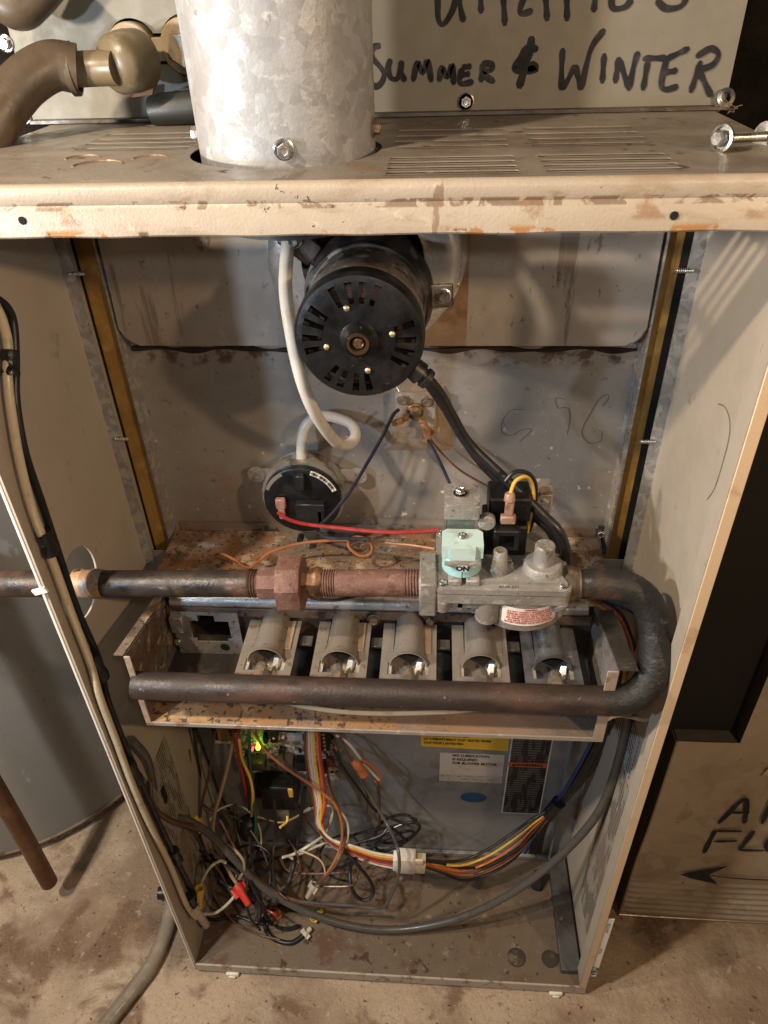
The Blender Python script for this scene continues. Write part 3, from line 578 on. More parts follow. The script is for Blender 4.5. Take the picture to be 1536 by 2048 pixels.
# burners
for i, x in enumerate(BXS):
    lab = ['first burner from the left, tan and half in shade beside the empty slot', 'second burner from the left, heavily rust speckled', 'middle burner of the five, in front of the nipple end', 'fourth burner from the left, under the left half of the gas valve', 'rightmost burner, darkest bare steel under the valve sticker']
    bu = thing('burner', lab[i], 'burner', (x, .06, .57), 'gas burners in the tray')
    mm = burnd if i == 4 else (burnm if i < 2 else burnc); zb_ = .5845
    # flange plate with window
    b = BM(); y0, y1 = .0205, .0915; hw = .0262
    P = [(x-hw, y0), (x+hw, y0), (x+hw-.002, y1), (x-hw+.004, y1)]
    bx(b, x-hw, x-hw+.007, y0+.005, y1, zb_-.0006, zb_+.0006); bx(b, x+hw-.007, x+hw, y0+.005, y1, zb_-.0006, zb_+.0006); bx(b, x-hw, x+hw, y0, y0+.005, zb_-.0006, zb_+.0006)
    for s in (-1, 1): bx(b, min(x+s*.0150, x+s*(hw-.007)), max(x+s*.0150, x+s*(hw-.007)), .040, y1, zb_-.0006, zb_+.0006)
    ob('flange_plate', b, mm, bu)
    b = BM(); lathe(b, (x, 0, zb_), (0, 1, 0), [(.0178, .0365), (.0165, .0385), (.0152, .047), (.0142, .062), (.0138, .0955), (.0128, .0955), (.0132, .062), (.0142, .047), (.0155, .0388), (.0170, .0363), (.0178, .0365)], 36); ob('venturi_tube', b, mm, bu)
    b = BM(); cyl(b, (x, .066, zb_), (x, .068, zb_), .0135, seg=24); ob('throat_shade_disc', b, void, bu)  # black disc stands for the shade inside the tube
    b = BM(); bx(b, x-.019, x-.0155, y0+.007, .040, zb_-.0045, zb_-.0010); bx(b, x+.0155, x+.019, y0+.007, .040, zb_-.0045, zb_-.0010)
    for s in (-1, 1): obx(b, (x+s*.0105, .0335, zb_-.010), (.0045, 0, s*.004), (0, .004, 0), (-s*.0006, 0, .0006))
    ob('air_shutter', b, stain, bu)
    b = BM(); pr_ = [b.verts.new(p_) for p_ in ((x+.0045, .0300, zb_-.0125), (x+.0115, .0290, zb_-.0065), (x+.0125, .0385, zb_+.0035), (x+.0080, .0400, zb_+.0025), (x+.0055, .0345, zb_-.0060))]; b.faces.new(pr_); bmesh.ops.solidify(b, geom=b.faces[:], thickness=.0005); ob('bent_shutter_tab', b, stain, bu)
    b = BM(); bx(b, x+hw-.013, x+hw-.005, .052, .090, zb_+.0008, zb_+.0020, .0003); ob('stiffening_rib', b, mat('rib_tan', (.42, .32, .22), .5, .4, (L((.22, .12, .06), 50, .5, .65, m=0),), .3) if i < 3 else mm, bu)
    if i < 4:
        b = BM(); bx(b, x+hw+.0005, x+.0668-hw-.001, .066, .078, zb_-.009, zb_-.006, .0004); ob('crossover', b, darkst, bu)

# manifold pipe with five orifice nuts
mf = thing('manifold_pipe', 'dark reddish brown iron manifold pipe running across the front of the burners', 'gas pipe', (.27, 0, .57))
zz, yy = .5895, -.001
b = BM(); lathe(b, (0.037, yy, zz), (1, 0, 0), [(0, .0125), (.0105, .0125), (.0126, .0138), (.0128, .016), (.0128, .435), (.0124, .440)], 36); ob('pipe', b, manif, mf)
for x in BXS:
    b = BM(); cyl(b, (x, .010, zz), (x, .018, zz), .0078, .0074, 6, ); lathe(b, (x, .018, zz), (0, 1, 0), [(.0064, 0), (.0064, .008), (.0052, .0105), (.0018, .011), (0, .0095)], 20); ob('orifice_nut', b, zscrew if 0 else mat('orifice_steel', (.38, .34, .29), .4, .8, (L((.25, .14, .06), 120, .5, .65, m=.1),), .3), mf)

# elbow: valve outlet to manifold
b = BM()
tube(b, [(.440, .050, .6795), (.463, .050, .6795), (.486, .0495, .678), (.502, .046, .669), (.5115, .038, .653), (.5140, .027, .636), (.5135, .015, .619), (.5085, .006, .605), (.498, .0005, .5955), (.485, -.001, .5905), (.472, -.001, .5895)], lambda t: .0132+.0006*math.sin(t*3.14), 26, 8, wob=.012)
ob('pipe_elbow', b, irone, label='pitted black iron pipe bend looping from the valve outlet down to the manifold', cat='gas pipe')

# gas supply line
PY, PZ = .049, .667
def pz(x): return PZ+.0105*max(0, min(1.2, x/.31))
GA = Vector((1, 0, .0339))
def threads(b, x0, x1, r, n=None, ax=(1, 0, .0339)):
    n = n or int(abs(x1-x0)/.0022); pr = []
    for k in range(n): pr += [(r-.0006, k*abs(x1-x0)/n), (r+.0006, (k+.5)*abs(x1-x0)/n)]
    lathe(b, (x0, PY, pz(x0)), ax, [(0, 0)]+pr+[(0, abs(x1-x0))], 28)
gp = thing('gas_supply_pipe', 'black iron gas pipe entering through the left side panel hole', 'gas pipe', (.02, PY, .655))
xj = pt(500, 1160, y=.04).x
b = BM(); tube(b, [(-.40, PY, PZ-.012), (-.2, PY, PZ-.006), (0, PY, PZ), (xj-.004, PY, pz(xj-.004))], .0123, 32, 6); ob('pipe', b, ironp, gp)
b = BM(); threads(b, xj-.004, xj+.008, .0123); ob('thread', b, ironp, gp)
b = BM(); lathe(b, (-.004, PY, PZ), GA, [(.0132, 0), (.0138, .004), (.0137, .021), (.0125, .027)], 28); ob('paint_wrap', b, mat('blue_grey_wrap', (.16, .17, .18), .5, .1, (L((.42, .22, .10), 30, .46, .56, amt=.85), L((.03, .025, .02), 40, .56, .64)), .6), gp)
un = thing('pipe_union', 'rusty red octagonal pipe union nut on the gas line', 'pipe union', (xj+.03, PY, PZ-.02))
xu0, xu1 = pt(546, 1160, y=.03).x, pt(597, 1160, y=.03).x
b = BM(); lathe(b, (xj+.004, PY, pz(xj)), GA, [(.0125, 0), (.0150, .002), (.0150, xu0-xj-.002)], 8, .39); ob('union_collar', b, nipm, un)
b = BM(); lathe(b, (xu0, PY, pz(xu0)), GA, [(.0145, 0), (.0250, .0006), (.0258, .003), (.0258, xu1-xu0-.003), (.0245, xu1-xu0-.0006), (.0145, xu1-xu0)], 8, .39); ob('union_nut', b, nipm, un)
b = BM(); xe = pt(640, 1160, y=.04).x; lathe(b, (xu1, PY, pz(xu1)), GA, [(.0150, 0), (.0138, .003), (.0128, .006), (.0150, .011), (.0150, xe-xu1-.003), (.0130, xe-xu1)], 8, .2); ob('union_tail', b, mat('union_tail_brown', (.20, .10, .05), .5, .3, (L((.06, .03, .02), 30, .45, .6), L((.42, .26, .12), 50, .56, .68, amt=.7)), .6), un)
np_ = thing('pipe_nipple', 'reddish brown threaded nipple between the union and the valve', 'pipe nipple', (.27, PY, PZ-.0125))
xv = .3095
b = BM(); cyl(b, (xe+.012, PY, pz(xe+.012)), (xv-.013, PY, pz(xv-.013)), .0121, seg=32); ob('pipe', b, nipm, np_)
b = BM(); threads(b, xe-.001, xe+.0125, .0119, 6); ob('thread', b, nipm, np_)
b = BM(); threads(b, xv-.0135, xv+.002, .0119, 6); ob('thread', b, nipm, np_)

# ------------------------------------------------------------------ gas valve
gv = thing('gas_valve', 'grey die cast gas valve with turquoise knob and white warning sticker', 'gas valve', (.38, .06, .64))
VX0, VX1, VY0, VY1, VZ = .3235, .4370, .0275, .1100, .690
b = BM(); prism(b, rrect(VX0, VX1, VY0, VY1, .006), 'z', VZ-.0055, VZ)
bmesh.ops.bevel(b, geom=[e for e in b.edges if abs(e.verts[0].co.z-VZ) < 1e-6 and abs(e.verts[1].co.z-VZ) < 1e-6], offset=.001, segments=2, affect='EDGES'); ob('top_plate', b, zinc, gv)
b = BM(); prism(b, rrect(VX0+.0008, VX1-.0008, VY0+.0008, VY1-.001, .005), 'z', VZ-.0066, VZ-.0056); ob('gasket', b, blackr, gv)
b = BM()
prism(b, rrect(VX0, VX1-.0005, VY0+.0006, VY1-.0006, .006), 'z', .6735, VZ-.0067)
cyl(b, (.3300, .0345, .6605), (.3300, .0345, .674), .0062, .0066, 20, .0012)
cyl(b, (.4300, .0345, .6655), (.4300, .0345, .674), .0060, .0066, 20, .0012)
cyl(b, (.4000, .0735, .6390), (.4000, .0735, .674), .0435, .0445, 72, .002)
cyl(b, (.3690, .0400, .6460), (.3690, .0400, .674), .0105, .0108, 28, .0015)
cyl(b, (.3590, .0460, .6520), (.3590, .0460, .674), .0085, .0088, 28, .0015)
bx(b, .342, .348, .033, .045, .660, .674, .001); bx(b, .340, .436, .046, .10, .650, .674, .003); bx(b, .3330, .3620, .0330, .060, .662, .674, .002); bx(b, .4200, .4355, .0330, .060, .6600, .674, .002)
ob('body', b, zinc, gv)
b = BM(); bx(b, xv, VX0+.001, .0285, .072, .6565, .6935, .0015); ob('inlet_boss', b, zinc, gv)
b = BM(); lathe(b, (VX1-.002, PY, PZ+.0125), (1, 0, 0), [(.0165, 0), (.0165, .005), (.0150, .007), (.0142, .010), (.0148, .011), (.0140, .012)], 30); ob('outlet_boss', b, mat('worn_outlet_threads', (.10, .08, .06), .5, .4, (L((.30, .19, .09), 60, .5, .62, amt=.7),), .5), gv)
b = BM(); cyl(b, (.4145, .053, VZ), (.4145, .053, VZ+.0110), .0172, .0160, 40, .0015); lathe(b, (.4145, .053, VZ+.011), (0, 0, 1), [(.0120, 0), (.0120, -.002), (.009, -.002)], 30); cap_ = ob('regulator_base', b, zinc, gv)
b = BM(); cyl(b, (.4145, .053, VZ+.009), (.4145, .053, VZ+.0300), .0088, .0084, 30, .0012); o = ob('regulator_cap', b, zinc, gv)
cb = BM(); obx(cb, (.4145, .053, VZ+.0303), (.0065, -.0045, 0), (.0004, .0006, 0), (0, 0, .002)); cut(o, cb)
b = BM(); lathe(b, (.3775, .052, VZ), (0, 0, 1), [(.0088, 0), (.0078, .003), (.0060, .0225), (.0050, .0235), (.0038, .0235), (.0034, .018), (0, .018)], 30); ob('pressure_port', b, zinc, gv)
b = BM(); prism(b, [(.352, VY0+.007), (.440-.006, VY0+.007), (.428, .050), (.398, .052), (.378, .040)], 'z', VZ, VZ+.0035); ob('cast_rib', b, zinc, gv)
b = BM(); bx(b, .334, .3455, VY0+.004, .047, VZ, VZ+.006, .001); bx(b, .349, .3605, VY0+.004, .047, VZ, VZ+.006, .001); ob('knob_seat', b, zinc, gv)
# knob
kx, ky = .3455, .052
b = BM(); cyl(b, (kx, ky, VZ+.0055), (kx, ky, VZ+.0210), .0170, .0165, 40, .001); kn = ob('control_knob', b, turq, gv)
cb = BM(); bx(cb, kx-.0004, kx+.0004, ky-.02, ky-.012, VZ, VZ+.03); cut(kn, cb)
b = BM(); prism(b, rrect(kx-.0172, kx+.0172, ky-.013, ky+.014, .004), 'z', VZ+.0216, VZ+.0345)
bmesh.ops.bevel(b, geom=list(b.edges), offset=.001, segments=2, affect='EDGES'); kt = ob('knob_cap', b, turql, gv)
cb = BM(); bx(cb, kx-.0174, kx-.0105, ky-.015, ky-.0095, VZ+.020, VZ+.036); bx(cb, kx+.0105, kx+.0174, ky-.015, ky-.0095, VZ+.020, VZ+.036); cut(kt, cb)
b = BM(); prism(b, [(kx-.0150, VZ+.0225), (kx, VZ+.0165), (kx+.0150, VZ+.0225), (kx+.006, VZ+.0235), (kx-.006, VZ+.0235)], 'y', ky-.0200, ky-.0150); ob('pointer', b, zinc, gv)
sticker('pointer_face', [(kx-.0042, ky-.0201, VZ+.0160), (kx+.0042, ky-.0201, VZ+.0160), (kx+.0042, ky-.0201, VZ+.0225), (kx-.0042, ky-.0201, VZ+.0225)], turql, gv)
text('print', 'ON', inkk, gv, (kx, ky-.0206, VZ+.0193), (1, 0, 0), (0, 0, 1), .0068, bold=.0004)
inst('screw', PAN, (kx, ky+.003, VZ+.0345), q_to((0, 0, 1)), gv)
for x, y in ((VX0+.0062, VY0+.0068), (VX1-.0068, VY0+.0072), (VX0+.005, VY1-.006)):
    inst('screw', PAN, (x, y, VZ), q_to((0, 0, 1)), gv)
inst('screw', PAN, (.388, .063, VZ), q_to((0, 0, 1)), gv)
# metal frame behind the knob
b = BM(); bx(b, .3300, .3325, .069, .092, VZ, .748, .0008); bx(b, .3325, .3555, .069, .0705, VZ, .750, .0004); fr = ob('coil_frame', b, mat('frame_grey_green', (.20, .225, .21), .35, .55, (L((.10, .09, .08), 25, .48, .62), L((.5, .5, .47), 180, .62, .68, amt=.7)), .3), gv)
b = BM(); prism(b, rrect(.3295, .3595, .062, .094, .007, 4), 'z', .7495, .7525); prism(b, rrect(.3295, .3595, .0625, .066, .0015, 2), 'z', .737, .7496); ob('frame_cap', b, zinc, gv)
inst('screw', HEX, (.343, .078, .7525), q_to((0, 0, 1)), gv)
b = BM(); cyl(b, (.3445, .083, VZ), (.3445, .083, .748), .0105, seg=24); ob('solenoid_coil', b, blackp, gv)
# black igniter relay block
b = BM(); bx(b, .364, .402, .073, .108, VZ, .722, .0015); bx(b, .368, .404, .080, .110, .7221, .746, .0015); bx(b, .372, .3935, .060, .0735, .706, .727, .001); o = ob('connector_block', b, blackp, gv)
cb = BM(); bx(cb, .3765, .3895, .056, .068, .7105, .7225); cut(o, cb)
b = BM(); cyl(b, (.366, .074, .730), (.366, .066, .730), .0075, seg=20, bev=.001); ob('port', b, zinc, gv)
b = BM(); bx(b, .3775, .3905, .068, .075, .728, .736, .001); bx(b, .3805, .388, .070, .074, .736, .750, .001); cyl(b, (.384, .073, .749), (.384, .074, .757), .0048, .0042, 14, .001); ob('spade_terminal', b, mat('dusty_pink_terminal', (.36, .22, .17), .5, .1, (L((.18, .09, .05), 60, .5, .64),), .4), gv)
b = BM(); tube(b, [(.384, .074, .755), (.388, .079, .765), (.397, .085, .766), (.404, .090, .755), (.407, .092, .735), (.405, .095, .70)], .0016, 8); ob('lead', b, WM['yellow'], gv)
b = BM(); tube(b, [(.380, .082, .763), (.388, .086, .770), (.400, .090, .766), (.408, .094, .750), (.409, .094, .72), (.407, .097, .70)], .0018, 8); ob('lead', b, WM['black'], gv)
b = BM(); prism(b, rrect(.409, .430, .123, .150, .003, 3), 'z', VZ-.05, .722); bx(b, .411, .428, .118, .1235, .675, .725, .001); ob('mounting_bracket', b, mat('crusted_bracket', (.38, .36, .33), .5, .5, (L((.20, .14, .09), 40, .48, .6, m=0), L((.75, .70, .58), 90, .55, .62, m=0, amt=.8, d=8), L((.05, .04, .03), 110, .58, .64, m=0)), .8), gv)
b = BM(); cyl(b, (.420, .117, .729), (.420, .117, .732), .005, seg=14); ob('rusty_stud', b, oldscr, gv)
# wrap-around warning sticker on the round boss
def onboss(a, z, r=.0449): t = math.radians(a); return Vector((.4000+r*math.sin(t), .0735-r*math.cos(t), z))
b = BM(); A0, A1, Z0, Z1 = -25, 38, .6495, .6695; n = 20; R1 = []
for i in range(n+1):
    a = A0+(A1-A0)*i/n; k = .0018 if i in (0, n) else 0
    R1.append((b.verts.new(onboss(a, Z0+k+.0012*math.sin(math.pi*i/n)*-1)), b.verts.new(onboss(a, Z1-k-.0012*math.sin(math.pi*i/n)))))
for A, B in zip(R1, R1[1:]): b.faces.new((A[0], B[0], B[1], A[1]))
stk = ob('warning_label', b, labr, gv)
lines = ['- WARNING -', 'DO NOT CONNECT APPLIANCE BEFORE', 'PRESSURE TESTING GAS PIPING. DAMAGE', 'TO THIS VALVE MAY RESULT AND CAUSE', 'AN UNSAFE CONDITION. DO NOT REUSE', 'GAS VALVE. WHEN IN DOUBT REPLACE', 'RETURN TAMPERED VALVE WILL BE REFUSED']
cu = bpy.data.curves.new('print', 'FONT'); cu.body = '\n'.join(lines); cu.size = .0027; cu.align_x = 'CENTER'; cu.align_y = 'CENTER'; cu.resolution_u = 1; cu.space_line = .86; cu.offset = .00008
t = bpy.data.objects.new('tmp', cu); COL.objects.link(t); bpy.context.view_layer.update()
me = bpy.data.meshes.new_from_object(t.evaluated_get(bpy.context.evaluated_depsgraph_get())); bpy.data.objects.remove(t)
xm = max(abs(v.co.x) for v in me.vertices)
for v in me.vertices:
    v.co = onboss(6.5+v.co.x/xm*28, .6594+v.co.y*1.08, .0452)-WL[gv.name]
me.materials.clear(); me.materials.append(inkr); o = bpy.data.objects.new('print', me); COL.objects.link(o); o.parent = gv
text('cast_text', 'ANSI Z21', inkk, gv, (.385, VY0+.0042, VZ+.0004), (1, 0, 0), (0, 1, 0), .0042)

# ------------------------------------------------------------------ inducer blower
mc = pt(718, 679, y=.064)
iv = thing('inducer_blower', 'draft inducer with black vented motor end and bright steel blower housing', 'blower', (mc.x, .15, mc.z-.06))
hx, hz = pt(726, 540, y=.16).x, pt(726, 528, y=.16).z
RF = .0475
MX, MZ = mc.x, mc.z
# end cap with vents: ring sectors
b = BM(); D0 = .064
seg = 144; RI = [0, .0135, .0265, .0415, .0455, RF]
vent = set(); vc = []
for base in (0, 90, 180, 270):
    for k in range(4):
        vc.append(base+{0: -8, 90: 92, 180: 170, 270: 255}[base]-base+(k-1.5)*15.5)
def isvent(a): return any(abs((a-c+180) % 360-180) < 3.6 for c in vc)
prof_y = {0: D0-.001, .0135: D0-.001, .0265: D0, .0415: D0+.0008, .0455: D0+.002, RF: D0+.005}
rings = []
for r in RI[1:]: rings.append([b.verts.new((MX+r*math.cos(2*math.pi*i/seg), prof_y[r], MZ+r*math.sin(2*math.pi*i/seg))) for i in range(seg)])
rings.append([b.verts.new((MX+RF*math.cos(2*math.pi*i/seg), D0+.016, MZ+RF*math.sin(2*math.pi*i/seg))) for i in range(seg)])
cen = b.verts.new((MX, D0-.001, MZ))
for i in range(seg): b.faces.new((cen, rings[0][i], rings[0][(i+1) % seg]))
for j in range(len(rings)-1):
    for i in range(seg):
        if j == 1 and isvent((i+.5)*360/seg): continue
        b.faces.new((rings[j][i], rings[j][(i+1) % seg], rings[j+1][(i+1) % seg], rings[j+1][i]))
bmesh.ops.recalc_face_normals(b, faces=b.faces); bmesh.ops.solidify(b, geom=b.faces[:], thickness=.0012)
ob('motor_end_cap', b, blackp, iv, smooth=30)
b = BM(); lathe(b, (MX, D0-.0008, MZ), (0, -1, 0), [(.0140, 0), (.0118, .002), (.0098, .0065), (.0090, .008)], 36); ob('bearing_hub', b, blackp, iv)
b = BM(); lathe(b, (MX, D0-.0085, MZ), (0, -1, 0), [(.0090, -.001), (.0080, .0012), (.0062, .0012), (.0055, -.001), (.0055, -.004)], 32); ob('bearing_ring', b, mat('bronze_bearing', (.30, .18, .11), .3, .9), iv)
b = BM(); cyl(b, (MX, D0-.001, MZ), (MX, D0-.0082, MZ), .0046, .0042, 20, .001); ob('motor_shaft', b, mat('shaft_brass', (.45, .33, .22), .3, .9, (L((.15, .08, .05), 160, .5, .65),)), iv)
for a in (108, 10, 193, 283): inst('rivet', RIV, (MX+.0245*math.cos(math.radians(a)), D0-.0005, MZ+.0245*math.sin(math.radians(a))), q_to((0, -1, 0)), iv)
b = BM(); lathe(b, (MX, 0, MZ), (0, 1, 0), [(.0, .088), (.038, .088), (.0455, .086), (.0468, .080), (.0468, .094), (.0460, .096), (.0475, .150)], 64); ob('motor_body', b, blackw, iv)
b = BM()     # windings seen through the vents
lathe(b, (MX, 0, MZ), (0, 1, 0), [(.020, .084), (.020, .077), (.028, .0725), (.038, .076), (.038, .087)], 48); ob('windings', b, mat('copper_windings', (.05, .028, .018), .45, .5, (L((.22, .09, .05), 60, .62, .68, amt=.8),), .8), iv)
b = BM()     # rear bell and mounting ring
lathe(b, (MX, 0, MZ), (0, 1, 0), [(.0440, .128), (.0490, .129), (.0500, .134), (.0480, .138), (.0500, .142), (.0530, .150), (.0530, .166)], 64); ob('motor_mount_ring', b, mat('mount_ring_steel', (.10, .09, .085), .4, .5, (L((.02, .018, .017), 20, .46, .58, amt=.9), L((.35, .32, .28), 50, .60, .7, amt=.6)), .3), iv)
b = BM(); lathe(b, (hx, 0, hz), (0, 1, 0), [(.050, .1600), (.060, .1595), (.072, .1620), (.0785, .1670), (.0800, .1730), (.0800, .1925), (.0850, .1935), (.0852, .1960)], 72); ob('blower_housing', b, stain, iv)
e = pt(905, 590, y=.165); g0 = pt(932, 690, y=.1965)
b = BM(); bx(b, g0.x-.075, g0.x, .1945, .1965, g0.z, .98); ob('gasket_plate', b, mat('tan_gasket', (.42, .30, .19), .5, .5, (L((.22, .12, .06), 16, .46, .64, m=.2), L((.62, .52, .40), 60, .56, .7, amt=.5)), .2), iv)
# ears
for px, py, s in ((884, 592, 1), (585, 480, -1)):
    p = pt(px, py, y=.147); b = BM()
    d = Vector((p.x-MX, 0, p.z-MZ)).normalized(); n_ = Vector((d.z, 0, -d.x))
    obx(b, Vector((p.x, .148, p.z))-d*.006, d*.015, (0, .0009, 0), n_*.0095, .002); obx(b, Vector((MX, .140, MZ))+d*.047, d*.0012, (0, .009, 0), n_*.0100, .0005)
    ob('mounting_ear', b, mat('ear_steel', (.16, .15, .14), .4, .7, (L((.32, .27, .22), 40, .5, .65),), .2), iv)
    b = BM(); cyl(b, (p.x, .149, p.z), (p.x, .170, p.z), .0045, seg=14); ob('standoff', b, zscrew, iv)
    inst('screw', HEX, (p.x+.001, .147, p.z), q_to((0, -1, 0)), iv)
for a in (-20, 15, 35):
    t = math.radians(a); inst('rivet', RIV, (hx+.0825*math.cos(t), .1935, hz+.0825*math.sin(t)), q_to((0, -1, 0)), iv)
# grommet
p = pt(846, 752, y=.075); b = BM(); lathe(b, (p.x-.008, .077, p.z+.006), (.7, 0, -.6), [(0, 0), (.0085, 0), (.0090, .008), (.0065, .009), (.0065, .011), (.0082, .012), (.0078, .016), (0, .016)], 20); ob('cord_grommet', b, blackr, iv)
bx_ = None

# ------------------------------------------------------------------ pressure switch
sc = pt(605, 1000, y=.175)
ps = thing('pressure_switch', 'round black pressure switch with silver rim screwed low on the back panel', 'pressure switch', (sc.x, .19, sc.z-.045))
SX, SZ = sc.x, sc.z
b = BM(); lathe(b, (SX, 0, SZ), (0, 1, 0), [(0, .1720), (.0370, .1720), (.0395, .1735), (.0400, .1790), (.0400, .1815)], 56); ob('front_shell', b, blackp, ps)
b = BM(); lathe(b, (SX, 0, SZ), (0, 1, 0), [(.0398, .1800), (.0425, .1800), (.0428, .1812), (.0428, .1850), (.0415, .1860), (.0405, .2050), (0, .2050)], 56); ob('rim', b, mat('dull_rim', (.52, .48, .41), .4, .7, (L((.15, .12, .09), 40, .5, .65),), .2), ps)
b = BM(); bx(b, SX-.060, SX+.062, .2050, .2066, SZ+.004, SZ+.018, .0005); ob('mounting_strap', b, zinc, ps)
for x in (SX-.053, SX+.055):
    b = BM(); lathe(b, (x, .2045, SZ+.011), (0, -1, 0), [(.0095, -.001), (.0095, .0005), (.0055, .0008), (.0035, .0008), (.0030, -.0002), (0, -.0002)], 24); ob('mounting_tab', b, zinc, ps)
b = BM(); bx(b, SX-.006, SX+.024, .1625, .1718, SZ-.022, SZ+.003, .001); bx(b, SX-.004, SX+.006, .1640, .1719, SZ+.018, SZ+.036, .001); ob('terminal_block', b, blackr, ps)
p = pt(562, 1012, y=.168); b = BM(); bx(b, p.x-.005, p.x+.005, .1655, .1715, p.z-.003, p.z+.009, .001); bx(b, p.x-.0032, p.x+.0032, .1660, .1712, p.z-.016, p.z-.003, .001); ob('spade_terminal', b, mat('pink_spade', (.42, .22, .17), .45, 0, (L((.22, .10, .07), 60, .5, .64),)), ps)
p = pt(641, 1035, y=.166); b = BM(); bx(b, p.x-.002, p.x+.002, .1625, .1655, p.z-.012, p.z+.010, .0004); ob('brass_terminal', b, brass, ps)
b = BM()
R1 = []
for i in range(15):
    a = math.radians(72-i*3.6); R1.append((b.verts.new((SX+.0345*math.cos(a), .1716, SZ+.0345*math.sin(a))), b.verts.new((SX+.0392*math.cos(a), .1725, SZ+.0392*math.sin(a)))))
for A, B in zip(R1, R1[1:]): b.faces.new((A[0], B[0], B[1], A[1]))
lb = ob('barcode_label', b, labr, ps)
b = BM()
for i in range(22):
    if i in (5, 6, 14): continue
    a = math.radians(69-i*2.0); wd = math.radians(.35+.5*((i*7) % 3)/2)
    quad(b, [(SX+r*math.cos(t), .1712+(r-.0345)*.2, SZ+r*math.sin(t)) for r, t in ((.0353, a-wd), (.0385, a-wd), (.0385, a+wd), (.0353, a+wd))])
ob('print', b, inkk, ps)
b = BM(); R1 = []
for i in range(10):
    a = math.radians(158-i*4.4); R1.append((b.verts.new((SX+.0355*math.cos(a), .1716, SZ+.0355*math.sin(a))), b.verts.new((SX+.0392*math.cos(a), .1725, SZ+.0392*math.sin(a)))))
for A, B in zip(R1, R1[1:]): b.faces.new((A[0], B[0], B[1], A[1]))
ob('side_label', b, mat('dull_label', (.20, .18, .15), .5), ps)
p = pt(603, 905, y=.188); b = BM(); cyl(b, (p.x, .190, SZ+.038), (p.x, .190, SZ+.052), .0042, seg=14); ob('hose_barb', b, blackr, ps)
b = BM(); p = pt(601, 1077, y=.175); cyl(b, (p.x, .180, p.z), (p.x, .171, p.z), .0035, seg=14); ob('lower_port', b, blackr, ps)
# silicone tube
b = BM()
tp = [(578, 472, .150), (573, 520, .140), (571, 580, .120), (580, 650, .100), (598, 740, .095), (622, 810, .105), (650, 858, .125), (676, 886, .145), (698, 889, .165), (711, 872, .182), (704, 851, .192), (680, 838, .197), (645, 832, .198), (620, 842, .197), (606, 865, .194), (603, 900, .190), (603, 922, .190)]
tube(b, [pt(x, y, y=d) for x, y, d in tp], .0053, 16, 8); ob('silicone_tube', b, silic, label='white silicone tube curling from the blower housing to the pressure switch', cat='tube')

# ------------------------------------------------------------------ limit switch / flame sensor
lc = pt(830, 822, y=.198)
ls = thing('limit_switch', 'small rusty limit switch with brass terminals on its square plate', 'limit switch', (lc.x, .2, lc.z-.02))
b = BM(); prism(b, rrect(lc.x-.019, lc.x+.019, lc.z-.018, lc.z+.019, .002), 'y', .1990, .2010); ob('mounting_plate', b, mat('plate_bright', (.56, .52, .46), .34, .5, (L((.30, .20, .12), 60, .5, .64, amt=.7, m=.1),), .2), ls)
b = BM(); lathe(b, (lc.x, .1995, lc.z), (0, -1, 0), [(.0085, 0), (.0085, .003), (.0070, .004), (.0070, .007), (.004, .009), (0, .009)], 24); ob('switch_body', b, mat('rusty_switch', (.10, .07, .045), .5, .4, (L((.34, .20, .08), 70, .48, .58, amt=.8, m=.2), L((.02, .015, .01), 90, .52, .6)), .5), ls)
for dx, dz, s in ((-.012, -.004, -1), (.010, -.010, 1)):
    b = BM(); obx(b, (lc.x+dx*.7, .190, lc.z+dz*.7), (.003, 0, -.001*s), (0, .0035, 0), (0, 0, .003), .0008); obx(b, (lc.x+dx*1.35, .187, lc.z+dz*1.5), Vector((dx, 0, dz)).normalized()*.006, (0, .002, 0), Vector((-dz, 0, dx)).normalized()*.003, .001); ob('terminal', b, mat('rusty_brass', (.40, .24, .10), .45, .5, (L((.16, .07, .03), 90, .48, .6, m=0),), .5), ls)
for dx, dz in ((-.011, .012), (.012, .010)): inst('screw', HEXR, (lc.x+dx, .1995, lc.z+dz), q_to((0, -1, 0)), ls)
b = BM(); tube(b, [(lc.x+.008, .186, lc.z-.006), (lc.x+.011, .184, lc.z-.016), (lc.x+.0115, .183, lc.z-.024)], .0042, 10); ob('sleeve', b, mat('sleeve_tan', (.42, .22, .12), .5, 0, (L((.2, .09, .05), 60, .5, .62),), .3), ls)

# ------------------------------------------------------------------ flue pipe
FX, FY, FR = .2178, .1135, .0595
fp = thing('flue_pipe', 'spangled galvanised flue pipe standing in the round opening of the shelf', 'flue pipe', (FX, FY, .99))
b = BM(); lathe(b, (FX, FY, 0), (0, 0, 1), [(FR, 1.0025), (FR+.0003, 1.06), (FR+.0008, 1.13), (FR+.0012, 1.45), (FR+.0004, 1.45), (FR-.0008, 1.0025), (FR, 1.0025)], 72); ob('pipe', b, fluem, fp)
b = BM(); lathe(b, (FX, FY, 0), (0, 0, 1), [(.052, .966), (.052, .998), (.070, .9985), (.070, .9995), (.0585, 1.000), (.0585, 1.01)], 48); ob('light_block_collar', b, darkst, fp)  # unseen pipe end, its flange shaped to block light through the shelf opening
for px, py in ((568, 306),):
    p = pt(px, py, y=FY-FR); d = Vector((p.x-FX, 0, 0)); a = math.asin(max(-1, min(1, (p.x-FX)/FR))); inst('screw', HEX, (FX+FR*math.sin(a), FY-FR*math.cos(a), p.z+.002), q_to((math.sin(a), -math.cos(a), -.1)), fp)
inst('screw', HEXR, (FX+FR*.985, FY-.008, 1.026), q_to((1, -.1, 0)), fp); inst('screw', HEX, (FX-FR*.995, FY-.004, 1.024), q_to((-1, -.1, 0)), fp)
